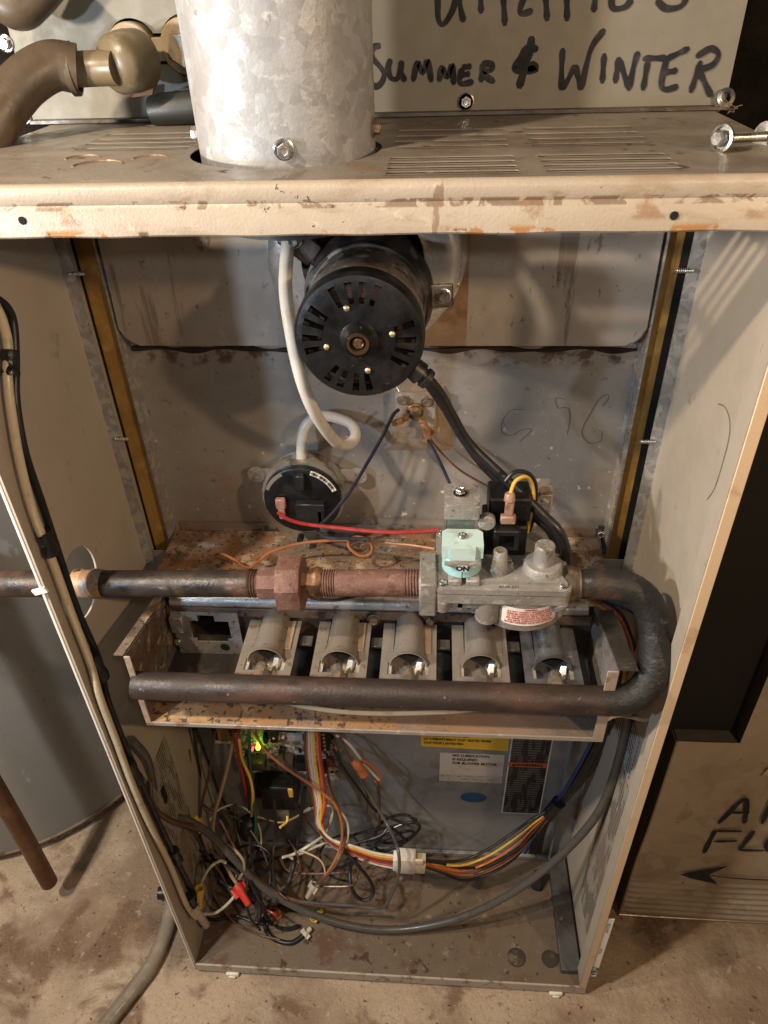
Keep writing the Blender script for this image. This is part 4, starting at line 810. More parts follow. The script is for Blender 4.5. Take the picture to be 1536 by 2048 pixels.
# loose screw lying on the shelf
lsx = thing('loose_screw', 'zinc hex washer screw lying loose on the right end of the shelf', 'screw', pt(1450, 280, z=TOP))
A, B = pt(1440, 277, z=TOP+.0075), pt(1541, 272, z=TOP+.0042); d = (B-A).normalized()
b = BM(); lathe(b, A, d, [(0, -.0035), (.0038, -.0035), (.0050, -.0025), (.0050, .0008)], 6); lathe(b, A, d, [(.0062, .0008), (.0078, .0012), (.0078, .0026), (0, .0026)], 24); ob('screw_head', b, zscrew, lsx)
b = BM(); pr = [(0, .0025), (.0020, .0026)]
Ls = (B-A).length
for k in range(14): pr += [(.0020, .004+k*(Ls-.004)/15), (.0029, .004+(k+.5)*(Ls-.004)/15)]
lathe(b, A, d, pr+[(0, Ls)], 14); ob('shank', b, zscrew, lsx)
b = BM(); lathe(b, A+d*(Ls-.006), d, [(.003, 0), (.0085, .0004), (.0085, .002), (.006, .0022), (.0055, .006), (0, .006)], 20); ob('anchor_washer', b, zscrew, lsx)

# ------------------------------------------------------------------ coil cabinet above
PYC = .240
cc = thing('coil_cabinet', 'grey painted coil cabinet with black marker handwriting standing behind the flue', 'coil cabinet', (.27, .45, TOP+.001))
b = BM(); bx(b, -.0215, .5455, PYC, PYC+.0015, TOP+.0015, 1.55); fpn = ob('front_panel', b, coilp, cc)
cb = BM(); q1, q2 = pt(268, 98, y=PYC), pt(368, 92, y=PYC)
cyl(cb, (q1.x, .22, q1.z), (q1.x, .26, q1.z), .0205, seg=30); cyl(cb, (q2.x+.003, .22, q2.z), (q2.x+.003, .26, q2.z), .0215, seg=30); bx(cb, q1.x, q2.x, .22, .26, q1.z-.011, q1.z+.010); cut(fpn, cb)
b = BM(); bx(b, -.020, .544, PYC+.0018, .70, TOP+.002, 1.55); o = ob('casing', b, mat('casing_dark', (.10, .09, .08), .6), cc)
cb = BM(); bx(cb, .0, .25, .2, .27, q1.z-.025, q1.z+.025); cut(o, cb)
b = BM(); bx(b, -.020, .5445, PYC-.010, PYC-.0003, TOP+.0006, TOP+.003); ob('base_flange', b, darkst, cc)
for px, py in ((12, 87), (48, 232), (932, 203)):
    p = pt(px, py, y=PYC); inst('screw', HEX, (p.x, PYC, p.z), q_to((0, -1, 0)), cc)
p = pt(1452, 197, y=PYC-.006); b = BM(); lathe(b, (p.x, PYC-.003, p.z), (0, -1, .3), [(.004, 0), (.0068, .001), (.0068, .003), (.004, .004), (.004, 0)], 24); ob('eye_screw', b, zscrew, cc)
# debris tuft at the corner
b = BM(); random.seed(3)
for k in range(26):
    c = pt(1450+random.uniform(-22, 20), 218+random.uniform(-6, 8), y=PYC-.008); dd = Vector((random.uniform(-1, 1), random.uniform(-.6, .3), random.uniform(-.3, .8)))*.007
    tube(b, [c, c+dd*.5+Vector((0, 0, .001)), c+dd], .00035, 5, 3)
ob('debris', b, mat('lint', (.20, .16, .12), .8), cc, label='tuft of lint and shredded foil at the lower right corner')
# drain fitting
df = thing('drain_fitting', 'aged beige drain fitting with elbow and brown hose through the coil panel', 'drain fitting', (.08, .22, 1.05))
b = BM(); cyl(b, (q1.x, .232, q1.z), (q1.x, .246, q1.z), .0185, seg=36, bev=.001); cyl(b, (q2.x+.003, .232, q2.z), (q2.x+.003, .246, q2.z), .0195, seg=36, bev=.001); bx(b, q1.x, q2.x, .234, .245, q1.z-.0085, q1.z+.0075, .001); ob('port_plate', b, pvcw, df)
b = BM(); lathe(b, (q2.x+.005, .232, q2.z-.001), (-.1, -1, 0), [(.0155, 0), (.0155, .003), (.0130, .004), (.0130, .012), (.0118, .014), (0, .014)], 5, .4); ob('hex_plug', b, pvc, df)
ec = pt(228, 135, y=.190)
b = BM(); tube(b, [(q1.x, .240, q1.z), (q1.x-.006, .222, q1.z-.003), (ec.x+.004, .200, ec.z), ec], .0155, 24, 6); 
lathe(b, (ec.x+.012, .213, ec.z+.003), (-.4, -1, -.05), [(.0160, -.004), (.0205, 0), (.0210, .010), (.0200, .024), (.0165, .029), (.008, .032), (0, .033)], 36)
ob('elbow', b, pvc, df)
b = BM(); e2 = pt(140, 140, y=.185); tube(b, [ec+Vector((.004, -.004, 0)), ec.lerp(e2, .4), e2], .0118, 22, 5); ob('spigot', b, mat('spigot_pvc', (.17, .125, .07), .4, 0, (L((.26, .18, .10), 22, .45, .65, amt=.6),)), df)
b = BM(); tube(b, [pt(155, 138, y=.184), pt(105, 132, y=.178), pt(55, 160, y=.165), pt(15, 205, y=.150), pt(-20, 260, y=.135), pt(-60, 330, y=.12)], .0165, 26, 8); ob('drain_hose', b, hosem, df)
b = BM(); lathe(b, pt(150, 138, y=.184), (e2-ec), [(.0150, -.001), (.0178, 0), (.0178, .004), (.0160, .005)], 26); ob('hose_clamp', b, hosem, df)
b = BM(); tube(b, [pt(-30, -30, y=.20), pt(30, 15, y=.20), pt(65, -5, y=.205), pt(110, -60, y=.21)], .0145, 22, 8); ob('refrigerant_hose', b, hosem, label='brown hose crossing the top left corner above the drain fitting', cat='hose')
b = BM(); c = pt(285, 184, y=.232); obx(b, c, (.010, 0, .001), (0, .003, 0), (.001, 0, .003), .001); ob('torn_label', b, mat('torn_orange', (.48, .24, .11), .6), cc)
b = BM(); lathe(b, pt(300, 222, y=.215), (1, 0, .06), [(0, 0), (.010, .001), (.012, .01), (.012, .06), (0, .06)], 24); ob('cable_sheath', b, mat('green_dark_tube', (.016, .018, .015), .5), label='dark green tube lying behind the flue on the shelf', cat='tube')

# marker handwriting on the coil panel
def z2(X, Y): return 700+X/1.837, Y/1.837
words = {
 'upper_word': [[(312, -60), (322, 0), (325, 70), (345, 88), (380, 30), (400, -60)], [(398, -50), (405, 20), (418, 82)], [(480, -40), (482, 50)], [(562, -40), (570, 95)], [(650, -40), (625, 45), (672, 40)], [(718, -40), (725, 78)], [(797, -40), (798, 78)],
    [(905, -40), (895, 45)], [(960, -30), (965, 28), (1010, 25), (1035, -5)], [(1125, 0), (1160, 30), (1210, 25), (1232, -5), (1215, -40)]],
 'first_word': [[(112, 168), (90, 172), (78, 190), (84, 215), (110, 245), (125, 270), (118, 300), (98, 318), (76, 310)], [(150, 216), (140, 250), (150, 285), (172, 290), (185, 262), (190, 222)], [(190, 222), (188, 262), (203, 300)], [(232, 300), (248, 232), (268, 268), (285, 225), (300, 302)],
    [(328, 300), (338, 250), (358, 284), (375, 240), (382, 312)], [(412, 248), (405, 305), (455, 300)], [(412, 248), (447, 243)], [(408, 276), (442, 270)], [(490, 230), (482, 302)], [(486, 232), (520, 236), (520, 256), (486, 268), (532, 302)]],
 'ampersand': [[(668, 132), (662, 180), (645, 240), (620, 325)], [(692, 180), (650, 180), (632, 215), (608, 250), (640, 262), (682, 252), (660, 236)], [(650, 195), (640, 230), (630, 250)], [(635, 250), (680, 245), (655, 262)]],
 'second_word': [[(782, 176), (778, 250), (776, 332)], [(778, 330), (805, 285), (828, 238)], [(828, 238), (840, 290), (850, 330)], [(850, 330), (866, 250), (890, 170), (936, 106)], [(934, 195), (926, 306)], [(974, 306), (986, 210)], [(986, 210), (1026, 332)], [(1024, 330), (1040, 250), (1058, 188)], [(1075, 215), (1165, 212)], [(1095, 218), (1075, 332)],
    [(1165, 205), (1143, 305), (1160, 328), (1205, 316)], [(1158, 218), (1246, 176)], [(1152, 266), (1202, 258)], [(1288, 222), (1250, 340)], [(1270, 208), (1325, 178), (1352, 200), (1330, 238), (1275, 258)], [(1280, 258), (1300, 300), (1326, 354)]]}
for nm, st_ in words.items():
    b = BM()
    for j, S in enumerate(st_): ribbon(b, [pt(*z2(*p), y=PYC) for p in S], .0042 if nm != 'ampersand' else .0058, (0, -1, 0), 6, .0004+.00006*j)
    ob('handwriting', b, ink, cc, label={'upper_word': 'marker word cut off at the top', 'first_word': 'marker word SUMMER', 'ampersand': 'blotted marker ampersand', 'second_word': 'marker word WINTER'}[nm], smooth=0)

# ------------------------------------------------------------------ water heater, copper pipe, floor tube
wh = thing('water_heater', 'grey enamelled water heater standing behind the left side of the furnace', 'water heater', (-.445, .43, GND))
b = BM(); lathe(b, (-.445, .43, 0), (0, 0, 1), [(.300, .004), (.305, .005), (.305, 1.25), (.300, 1.255), (0, 1.27)], 96); ob('tank_jacket', b, heatm, wh)
b = BM(); lathe(b, (-.445, .43, 0), (0, 0, 1), [(.292, GND), (.296, GND+.002), (.2965, .004), (.290, .004)], 96); ob('base_ring', b, rustm, wh)
b = BM(); lathe(b, (-.445, .43, 0), (0, 0, 1), [(.3056, .0055), (.3072, .007), (.3072, .010), (.3056, .012)], 96); ob('jacket_bead', b, edgem if 0 else mat('bead_rusty', (.28, .22, .16), .6, .2, (L((.08, .045, .025), 26, .45, .58, d=9),), .6), wh)
c = pt(98, 1760, z=.045)
b = BM(); tube(b, [(c.x-.001, c.y-.001, .040), (c.x, c.y, .2), (c.x-.006, c.y+.004, .5), (c.x-.008, c.y+.01, 1.0)], .0118, 22, 6); ob('copper_pipe', b, copper, label='tarnished copper drain pipe hanging beside the water heater', cat='pipe')
ft = thing('vinyl_tube', 'dull grey vinyl tube running over the floor beside the cabinet', 'tube', pt(300, 1900, z=GND))
b = BM(); tube(b, [pt(345, 1790, z=-.004), pt(335, 1850, z=-.006), pt(305, 1925, z=-.007), pt(262, 1985, z=-.007), pt(215, 2045, z=-.007), pt(150, 2130, z=-.007)], .0105, 24, 10, wob=.03); ob('tube_wall', b, tubem, ft)
p = pt(322, 1786, z=-.002); d = Vector((1, .15, -.05))
b = BM(); lathe(b, p-d.normalized()*.004, d, [(.0062, .004), (.0062, 0), (.0088, 0), (.0092, .003), (.0092, .026), (.0110, .027), (.0110, .034), (0, .034)], 24); ob('rubber_end', b, blackr, ft)

# ------------------------------------------------------------------ return duct on the right
rd = thing('return_duct', 'galvanised return duct marked with a black arrow, at the right of the furnace', 'duct', (.75, .4, .0))
DY = .108
def zf(X, Y): return 1180+X/3.16, 1400+Y/3.16
xl, zl = pt(1238, 1828, y=DY).x, pt(1238, 1828, y=DY).z
xo = pt(1482, 1482, y=DY).x; zo_ = pt(1400, 1484, y=DY).z
b = BM(); nb = 90; zs = []
ztop = .60; prev = None
def fy(x, z):
    # seven pressed beads low on the sheet, plus gentle oil-canning
    s = 0
    for k in range(7):
        zc_ = zl+.012+k*.0145
        s -= .0030*math.exp(-((z-zc_)/.0026)**2)
    return DY+s*min(1, max(0, (x-xl-.004)/.006))+.0018*math.sin(x*14+z*9)*min(1, (x-xl)*12)
zvals = [zl+i*.0016 for i in range(72)]; z = zvals[-1]
while z < zo_-.01: z += .008; zvals.append(z)
zvals.append(zo_)
xv_ = [xl+(.95-xl)*(i/26)**1.2 for i in range(27)]
grid = [[b.verts.new((x, fy(x, z), z)) for x in xv_] for z in zvals]
for A, B in zip(grid, grid[1:]):
    for i in range(len(xv_)-1): b.faces.new((A[i], A[i+1], B[i+1], B[i]))
xq = [xo+(.95-xo)*i/10 for i in range(11)]; g2 = [[b.verts.new((x, DY+.001*math.sin(x*14), z)) for x in xq] for z in (zo_+.00001, .55, .70)]
for A, B in zip(g2, g2[1:]):
    for i in range(10): b.faces.new((A[i], A[i+1], B[i+1], B[i]))
ob('front_sheet', b, ductm, rd, smooth=60)
b = BM(); bx(b, xl, .95, DY+.004, .70, zl+.001, zl+.003); bx(b, xl, xl+.0015, DY+.002, .70, zl+.004, zo_-.004); bx(b, xo, xo+.0015, DY+.003, .70, zo_, .70); bx(b, xl+.002, xo, DY+.003, .70, zo_-.004, zo_-.002); ob('duct_sides', b, mat('duct_side', (.10, .085, .07), .5, .5), rd)
b = BM(); tube(b, [(xl+.0005, DY+.0005, zl), (xl-.001, DY, (zl+zo_)/3), (xl+.001, DY, (zl+zo_)*.6), (xl+.0005, DY, zo_)], .0014, 8, 6); tube(b, [(xl, DY-.0008, zl), (.7, DY-.0012, zl-.0006), (.95, DY-.001, zl)], .0016, 8, 6); ob('hem', b, mat('duct_hem', (.36, .31, .25), .4, .7), rd)
strokes = [[(808, 772), (870, 712), (940, 640), (988, 610)], [(988, 610), (986, 690), (972, 770)], [(885, 702), (1005, 700)], [(1082, 772), (1118, 690), (1145, 620)], [(1145, 620), (1180, 700)], [(716, 958), (750, 890), (790, 812)], [(785, 815), (955, 818)], [(780, 882), (925, 878)],
    [(1035, 813), (985, 880), (940, 936)], [(940, 936), (1095, 938)], [(1140, 850), (1110, 900), (1125, 940), (1160, 930), (1185, 870), (1140, 850)]]
b = BM()
for j, S in enumerate(strokes): ribbon(b, [(lambda q: Vector((q.x, q.y, q.z)))(pt(*zf(*p), y=DY-.0005)) for p in S], .0058, (0, -1, 0), 5, .0022+.00007*j)
ob('handwriting', b, ink, rd, label='marker words AIR FLOW cut off by the frame', smooth=0)
b = BM(); V = [pt(*zf(*p), y=DY-.0036) for p in ((570, 1103), (725, 1072), (885, 1046), (750, 1105), (762, 1122), (808, 1166), (640, 1128))]
b.faces.new([b.verts.new(v) for v in V]); ribbon(b, [pt(*zf(*p), y=DY-.0036) for p in ((750, 1106), (900, 1125), (1200, 1142))], .0026, (0, -1, 0), 5, .0001); ob('drawn_arrow', b, ink, rd, label='black marker arrow pointing left', smooth=0)
# black blocks stand for the unlit filter slot and gap beside the duct
b = BM(); bx(b, W+.012, xo-.004, .1245, .68, zo_+.001, .95); bx(b, W+.012, xl-.004, .20, .68, .06, zo_); ob('dark_gap_block', b, mat('gap_block_black', (.006, .005, .004), .8), label='black block standing for the unlit filter slot between furnace and return duct', cat='dark gap')
p = pt(1530, 1540, y=DY-.001); b = BM(); obx(b, p+Vector((.006, -.002, 0)), (.006, 0, 0), (0, .0008, 0), (.002, 0, .007), .0003); ob('tape_scrap', b, edgem, label='small tan scrap of tape on the duct at the right edge', cat='tape')

# ------------------------------------------------------------------ control board, transformer
bd = thing('control_board', 'furnace control board with lit green and red indicators behind the tray', 'circuit board', (.12, .17, .22))
BY = .168
p0, p1 = pt(470, 1470, y=BY), pt(680, 1562, y=BY)
xb0, xb1, zb0, zb1 = p0.x-.006, p1.x, p1.z, p0.z+.05
b = BM(); bx(b, xb0, xb1, BY, BY+.0016, zb0+.012, zb1); bx(b, xb1-.030, xb1, BY, BY+.0016, zb0, zb0+.012); ob('board', b, pcbm, bd)
for x in (xb0+.01, xb1-.01):
    b = BM(); cyl(b, (x, BY, zb0+.02), (x, .1797, zb0+.02), .003, seg=12); ob('standoff', b, labw, bd)
def onb(px, py, w_, h_, dep, m, name='chip', ang=0):
    p = pt(px, py, y=BY-dep); b = BM(); ca, sa = math.cos(ang), math.sin(ang)
    obx(b, (p.x, BY-dep/2, p.z), (w_/2*ca, 0, w_/2*sa), (0, dep/2-.0001, 0), (-h_/2*sa, 0, h_/2*ca), .0006); return ob(name, b, m, bd)
onb(547, 1475, .0095, .024, .009, blackp, 'relay'); onb(547, 1478, .003, .003, .0096, labr, 'relay_mark'); onb(530, 1482, .006, .014, .008, blackp); onb(575, 1460, .022, .012, .012, blackp, 'relay'); onb(590, 1478, .020, .010, .006, labw, 'terminal_strip')
onb(620, 1462, .018, .012, .010, mat('connector_nylon', (.42, .37, .30), .45), 'connector'); onb(565, 1502, .008, .006, .006, blackp); onb(600, 1508, .016, .005, .004, labw, 'terminal_strip')
onb(515, 1535, .020, .016, .016, mat('olive_relay', (.075, .065, .035), .4), 'relay'); onb(570, 1535, .022, .018, .018, mat('brown_relay', (.06, .04, .03), .4), 'relay'); onb(605, 1535, .018, .018, .016, blackp, 'relay'); onb(645, 1540, .013, .018, .012, blackr, 'relay')
onb(660, 1528, .010, .016, .008, mat('dusty_red_fuse', (.16, .05, .03), .5), 'fuse')
# screw terminal strip
b = BM(); p = pt(650, 1480, y=BY-.006); bx(b, p.x-.007, p.x+.005, BY-.009, BY-.0001, p.z-.020, p.z+.020, .0006); ob('screw_terminals', b, blackp, bd)
for k in range(5): inst('screw', RIV, (p.x-.001, BY-.009, p.z-.016+k*.008), q_to((0, -1, 0)), bd)
random.seed(5)
for k in range(26):
    onb(random.uniform(480, 672), random.uniform(1472, 1515), random.uniform(.0015, .004), random.uniform(.0015, .005), random.uniform(.002, .006), random.choice((blackp, labw, pvc, zscrew, blackr, labw)), 'component', random.choice((0, .0, 1.57)))
p = pt(515, 1501, y=BY-.014); b = BM(); lathe(b, (p.x, BY-.003, p.z), (0, -1, 0), [(.0032, 0), (.0032, .006), (.0025, .009), (0, .0105)], 16); ob('green_indicator', b, mat('green_led', (.05, .5, .02), .3, emit=(.35, 1.0, .03), es=6.0), bd)
p = pt(504, 1503, y=BY-.010); b = BM(); lathe(b, (p.x, BY-.003, p.z), (0, -1, 0), [(.0015, 0), (.0015, .005), (0, .007)], 12); ob('red_indicator', b, mat('red_led', (.5, .02, .03), .3, emit=(1.0, .06, .10), es=3.5), bd)
tf = thing('transformer', 'black transformer with a pale paper edge at the upper left of the lower compartment', 'transformer', (.05, .15, .25))
p = pt(452, 1475, y=.150); b = BM(); bx(b, p.x-.018, p.x+.014, .150, .1795, p.z-.008, p.z+.035, .0012); ob('core', b, blackp, tf)
b = BM(); bx(b, p.x-.010, p.x+.006, .1485, .1499, p.z-.004, p.z+.03, .0004); ob('winding', b, mat('amber_winding', (.32, .20, .05), .5, 0, (L((.12, .07, .02), 60, .45, .6),)), tf)
b = BM(); bx(b, p.x-.018, p.x+.012, .1490, .178, p.z-.0125, p.z-.0085, .0005); ob('paper_edge', b, mat('pale_paper', (.58, .52, .30), .6), tf)
# black contactor and capacitor cluster under the board
bc = thing('relay_block', 'black relay block with a yellow tab below the control board', 'relay', (.13, .15, .10))
p = pt(565, 1590, y=.150); b = BM(); bx(b, p.x-.028, p.x+.020, .140, .1795, p.z-.022, p.z+.030, .002); bx(b, p.x-.040, p.x-.029, .15, .1795, p.z-.01, p.z+.02, .001); o = ob('housing', b, blackp, bc)
b = BM(); q = pt(582, 1585, y=.138); bx(b, q.x-.004, q.x+.003, .1365, .1399, q.z-.010, q.z+.008, .001); ob('yellow_tab', b, WM['yellow'], bc)
q = pt(566, 1630, y=.150); b = BM(); bx(b, q.x-.012, q.x+.010, .148, .168, q.z-.016, q.z+.012, .002); ob('grey_plug', b, mat('dusty_nylon', (.22, .19, .15), .6, 0, (L((.10, .08, .06), 30, .5, .65),)), bc)
q = pt(497, 1655, y=.12); b = BM(); lathe(b, (q.x, .12, q.z), (.1, .2, 1), [(0, -.018), (.011, -.016), (.013, 0), (.012, .014), (.006, .020), (0, .021)], 20); ob('cable_clamp', b, blackr, label='black cable clamp where the green and red wires meet', cat='clamp')
q = pt(395, 1705, y=.10); b = BM(); bx(b, q.x-.012, q.x+.004, .095, .115, q.z-.008, q.z+.010, .002); bx(b, q.x-.002, q.x+.012, .092, .100, q.z-.016, q.z-.004, .002); tube(b, [(q.x+.01, .096, q.z-.012), (q.x+.022, .094, q.z-.010), (q.x+.022, .096, q.z+.006)], .003, 8); ob('strain_relief', b, blackr, label='black strain relief clip on the left wall of the lower compartment', cat='clip')
q = pt(1072, 1770, z=.012); b = BM(); cyl(b, (q.x, q.y, FLR+.001), (q.x+.004, q.y+.01, .030), .010, .008, 16, .002); ob('rubber_plug', b, blackr, label='small black rubber plug on the floor at the back right corner', cat='plug')

# ------------------------------------------------------------------ wires
def wire(label, color, P, r=.0017, y=None, name='wire', group=None, cat='wire', n=8, parent=None, m=None):
    Q = []
    for q in P:
        if len(q) == 3: Q.append(pt(q[0], q[1], y=q[2]))
        elif len(q) == 4: Q.append(pt(q[0], q[1], z=q[2]))
        else: Q.append(pt(q[0], q[1], y=y))
    b = BM(); r *= 1.12; tube(b, Q, r, 8 if r < .003 else 14, n)
    return ob(name, b, m or WM[color], label=label, cat=cat, group=group)
F = FLR+.004
def leftw(P, x): return [pt(a, c_, x=x) for a, c_ in P]
cbm = dict(white=WM['cream'], black=WM['black'])
tw = thing('taped_cable', 'pair of white and black cables bound with tape down the left side panel', 'cable', leftw([(190, 1350)], .004)[0])
b = BM(); tube(b, leftw([(-12, 605), (4, 640), (16, 690), (15, 750), (22, 820), (40, 925), (68, 1030), (104, 1120), (142, 1225), (180, 1325), (200, 1395), (232, 1480), (262, 1562), (300, 1650), (340, 1730), (372, 1808), (392, 1835)], .0065), .0036, 14, 8); ob('white_cable', b, cbm['white'], tw)
b = BM(); tube(b, leftw([(-18, 590), (14, 615), (27, 650), (31, 720), (32, 800), (50, 905), (85, 1010), (118, 1110), (155, 1220), (198, 1320), (214, 1395), (246, 1480), (280, 1560), (318, 1645), (356, 1725), (392, 1800), (404, 1850)], .0065), .0032, 14, 8); ob('black_cable', b, cbm['black'], tw)
for a_, b_, c_, d_ in ((19, 700, 21, 752), (86, 1062, 102, 1108), (183, 1308, 206, 1355), (256, 1523, 276, 1562), (346, 1700-0, 356, 1722), (378, 1792, 388, 1812)):
    P = leftw([(a_, b_), (c_, d_)], .0068); b = BM(); tube(b, [P[0], P[0].lerp(P[1], .5), P[1]], lambda t: .0063+.0006*math.sin(t*9), 14, 4); ob('tape_band', b, tapem, tw)
b = BM(); P = leftw([(388, 1815), (412, 1850)], .009); tube(b, P, .0055, 12, 3); ob('cut_end', b, labw, tw)
wire('flat black motor cord sweeping from the motor down to the gas valve', 'black', [(852, 754, .080), (880, 790, .095), (905, 835, .106), (935, 885, .11), (985, 935, .105), (1040, 985, .095), (1085, 1030, .085), (1115, 1060, .078), (1130, 1095, .074), (1132, 1130, .07)], .0042, name='motor_cord', cat='cord')
wire('second black motor cord running beside the flat one to the valve', 'black', [(850, 760, .085), (885, 810, .105), (915, 860, .12), (960, 925, .115), (1020, 985, .105), (1070, 1035, .095), (1100, 1065, .088), (1118, 1105, .080), (1124, 1140, .074)], .0030, name='motor_cord', cat='cord')
wire('red wire slung from the pressure switch to the gas valve', 'red', [(556, 1025, .163), (575, 1038, .155), (610, 1048, .145), (680, 1056, .13), (760, 1064, .12), (820, 1064, .115), (880, 1060, .11)], .0017)
wire('navy wire from the limit switch down to the pressure switch', 'navy', [(798, 818, .186), (785, 832, .184), (765, 872, .178), (735, 925, .172), (705, 975, .166), (675, 1015, .160), (652, 1040, .157), (640, 1050, .156), (636, 1062, .150), (655, 1075, .14), (700, 1077, .135), (740, 1078, .13)], .0016)
wire('navy wire from the limit switch sleeve to the gas valve', 'navy', [(856, 880, .180), (868, 900, .172), (885, 935, .16), (900, 968, .15), (912, 990, .14)], .0015)
wire('grey wire crossing behind the limit switch to the right', 'brown', [(845, 850, .19), (870, 890, .200), (920, 940, .195), (990, 980, .19)], .0010)
wire('brown igniter wire with a loop lying over the rusty plate', 'rustwire', [(430, 1110, .16), (445, 1108, .15), (470, 1120, .145), (500, 1135, .14), (540, 1105, .145), (600, 1087, .15), (660, 1081, .15), (700, 1080, .148), (722, 1076, .145), (742, 1086, .14), (742, 1106, .137), (722, 1112, .137), (700, 1097, .14), (698, 1082, .143), (715, 1074, .147), (760, 1084, .14), (820, 1090, .13), (870, 1098, .12)], .0014)
wire('thin brown sensor wire drooping under the nipple', 'brown', [(600, 1185, .08), (630, 1197, .082), (670, 1200, .083), (710, 1192, .085), (740, 1182, .09)], .0014)
wire('cream wire lying along the tray below the manifold', 'cream', [(505, 1385, .545, 1), (535, 1396, .538, 1), (560, 1402, .538, 1), (610, 1413, .538, 1), (680, 1423, .538, 1), (760, 1427, .538, 1), (860, 1425, .538, 1), (940, 1420, .538, 1), (1010, 1410, .540, 1), (1040, 1398, .545, 1)], .0022)
# right side bundle behind the elbow
for k, (c, dx) in enumerate((('yellow', 0), ('pink', 14), ('brown', 8), ('black', -8), ('tan', 3), ('black', 20))):
    wire(['yellow', 'pink', 'brown', 'outermost black', 'tan', 'inner black'][k]+' wire of the bundle passing behind the pipe bend', c, [(1150+dx*.3, 1178-k, .085), (1180+dx*.4, 1200-k*2, .09), (1222+dx*.6, 1228-k*2, .10), (1246+dx*.6, 1262, .11), (1252+dx, 1320, .12), (1240+dx, 1400, .12), (1228+dx, 1470, .13)], .0018)
wire('blue wire arching behind the pipe bend', 'blue', [(1160, 1185, .08), (1210, 1200, .09), (1255, 1218, .10), (1290, 1245, .12), (1300, 1300, .14)], .0018)
wire('white wire lying across under the pipe bend', 'cream', [(1195, 1450, .02), (1230, 1432, .03), (1260, 1434, .035), (1290, 1440, .03), (1312, 1432, .025)], .0016)
# grey power cable
wire('long grey power cable sweeping across the compartment floor', 'grey', [(1258, 1410, .075), (1252, 1460, .075), (1225, 1560, .075), (1190, 1635, .075), (1120, 1712, .074), (1030, 1782, .068), (930, 1832, .06), (830, 1856, .055), (740, 1858, .052), (650, 1838, .052), (580, 1808, .056), (520, 1770, .062), (470, 1720, .07), (425, 1672, .078), (385, 1645, .08), (345, 1630, .075), (315, 1600, .06), (302, 1555, .05), (292, 1515, .045), (262, 1480, .03)], .0045, name='power_cable', cat='cable', n=6)
wire('dark grey cable beside the long power cable', 'grey', [(1285, 1425, .09), (1262, 1500, .1), (1240, 1560, .11), (1200, 1620, .12)], .0028, name='power_cable', cat='cable')
for k, (c, a, r_) in enumerate((('black', 0, .0034), ('black', 9, .0030), ('black', -10, .0026), ('blue', -20, .0022), ('black', -4, .0028))):
    wire(['thickest black', 'right hand black', 'left hand black', 'blue', 'lowest black'][k]+' wire of the bundle coming down the right rear corner', c, [(1225+a, 1430, .13), (1200+a, 1490, .14), (1170+a, 1545, .145), (1135+a*.6, 1590, .150), (1100+a*.4, 1628, .155), (1082+a*.5, 1668, .16), (1070+a, 1705, .165)], r_)
b = BM(); P = [pt(1118, 1604, y=.150), pt(1098, 1630, y=.152)]; tube(b, P, .0095, 14, 4); ob('cable_tie_wrap', b, tapem, label='black tape wrap round the wire bundle at the right', cat='tape')
# wires right of the connector
for k, (c, dy, off) in enumerate((('yellow', 0, 0), ('orange', 10, 4), ('brown', 20, 8), ('black', -8, -6), ('black', 26, 14), ('rustwire', 14, 20), ('black', -2, 26))):
    wire(['yellow', 'orange', 'brown', 'uppermost black', 'lowest black', 'rust coloured', 'middle black'][k]+' wire from the plug up to the right bundle', c, [(845, 1722+dy*.4, .085), (880, 1728+dy*.6, .09), (925, 1730+dy+off*.3, .10), (975, 1712+dy+off*.8, .115), (1025, 1680+dy+off, .13), (1062, 1650+dy*.5+off, .145), (1095, 1625+off*.6, .152)], .0018)
cn = thing('wire_connector', 'white nylon plug connector joining the wire bundles over the floor', 'connector', pt(815, 1735, y=.085))
for px, py, hw, hh, m_ in ((794, 1722, .0052, .0170, labr), (812, 1722, .0125, .0215, labw), (836, 1726, .0100, .0150, mat('yellowed_nylon', (.50, .44, .30), .5))):
    p = pt(px, py, y=.083); b = BM(); obx(b, p, (hw, 0, -.0006), (0, .0065+hw*.2, 0), (.0006, 0, hh*.78), .0012); ob('plug_shell', b, m_, cn)
p = pt(838, 1724, y=.075); b = BM(); obx(b, p, (.0052, 0, 0), (0, .0015, 0), (0, 0, .0055), .0006); ob('latch', b, mat('latch_nylon', (.62, .54, .36), .5), cn)
# bundle from the board to the connector
for k, (c, dx) in enumerate((('white', 0), ('yellow', 9), ('orange', 16), ('brown', -7), ('red', 20), ('pink', -3), ('white', 5))):
    wire(['left white', 'yellow', 'orange', 'leftmost brown', 'red', 'pink', 'right white'][k]+' wire dropping from the board to the white plug', c, [(618+dx, 1464, .150), (619+dx*1.1, 1510, .142), (626+dx*1.1, 1560, .13), (634+dx*.9, 1605, .12), (640+dx*.4-k, 1650, .11), (662+dx*.2, 1678+k*2, .10), (706, 1692+k*3.2, .092), (750, 1706+k*3.6, .088), (790, 1712+k*4, .085)], .0016)
wire('pale wire dropping from the transformer to the red wire nut', 'tan', [(468, 1462, .14), (462, 1500, .13), (452, 1545, .12), (440, 1590, .11), (428, 1635, .10), (428, 1680, .09), (445, 1718, .08), (462, 1750, .07), (474, 1768, .062)], .0022)
wire('fat red wire dropping from behind the tray', 'red', [(470, 1462, .13), (476, 1500, .13), (485, 1545, .13), (492, 1580, .13), (496, 1600, .132)], .0030)
wire('yellow wire curving beside the fat red wire', 'yellow', [(478, 1480, .125), (484, 1518, .125), (500, 1555, .122), (506, 1590, .12), (503, 1632, .12)], .0018)
wire('green wire dropping to the black clamp', 'green', [(498, 1462, .13), (500, 1520, .13), (505, 1590, .122), (512, 1640, .115), (510, 1672, .11)], .0020)
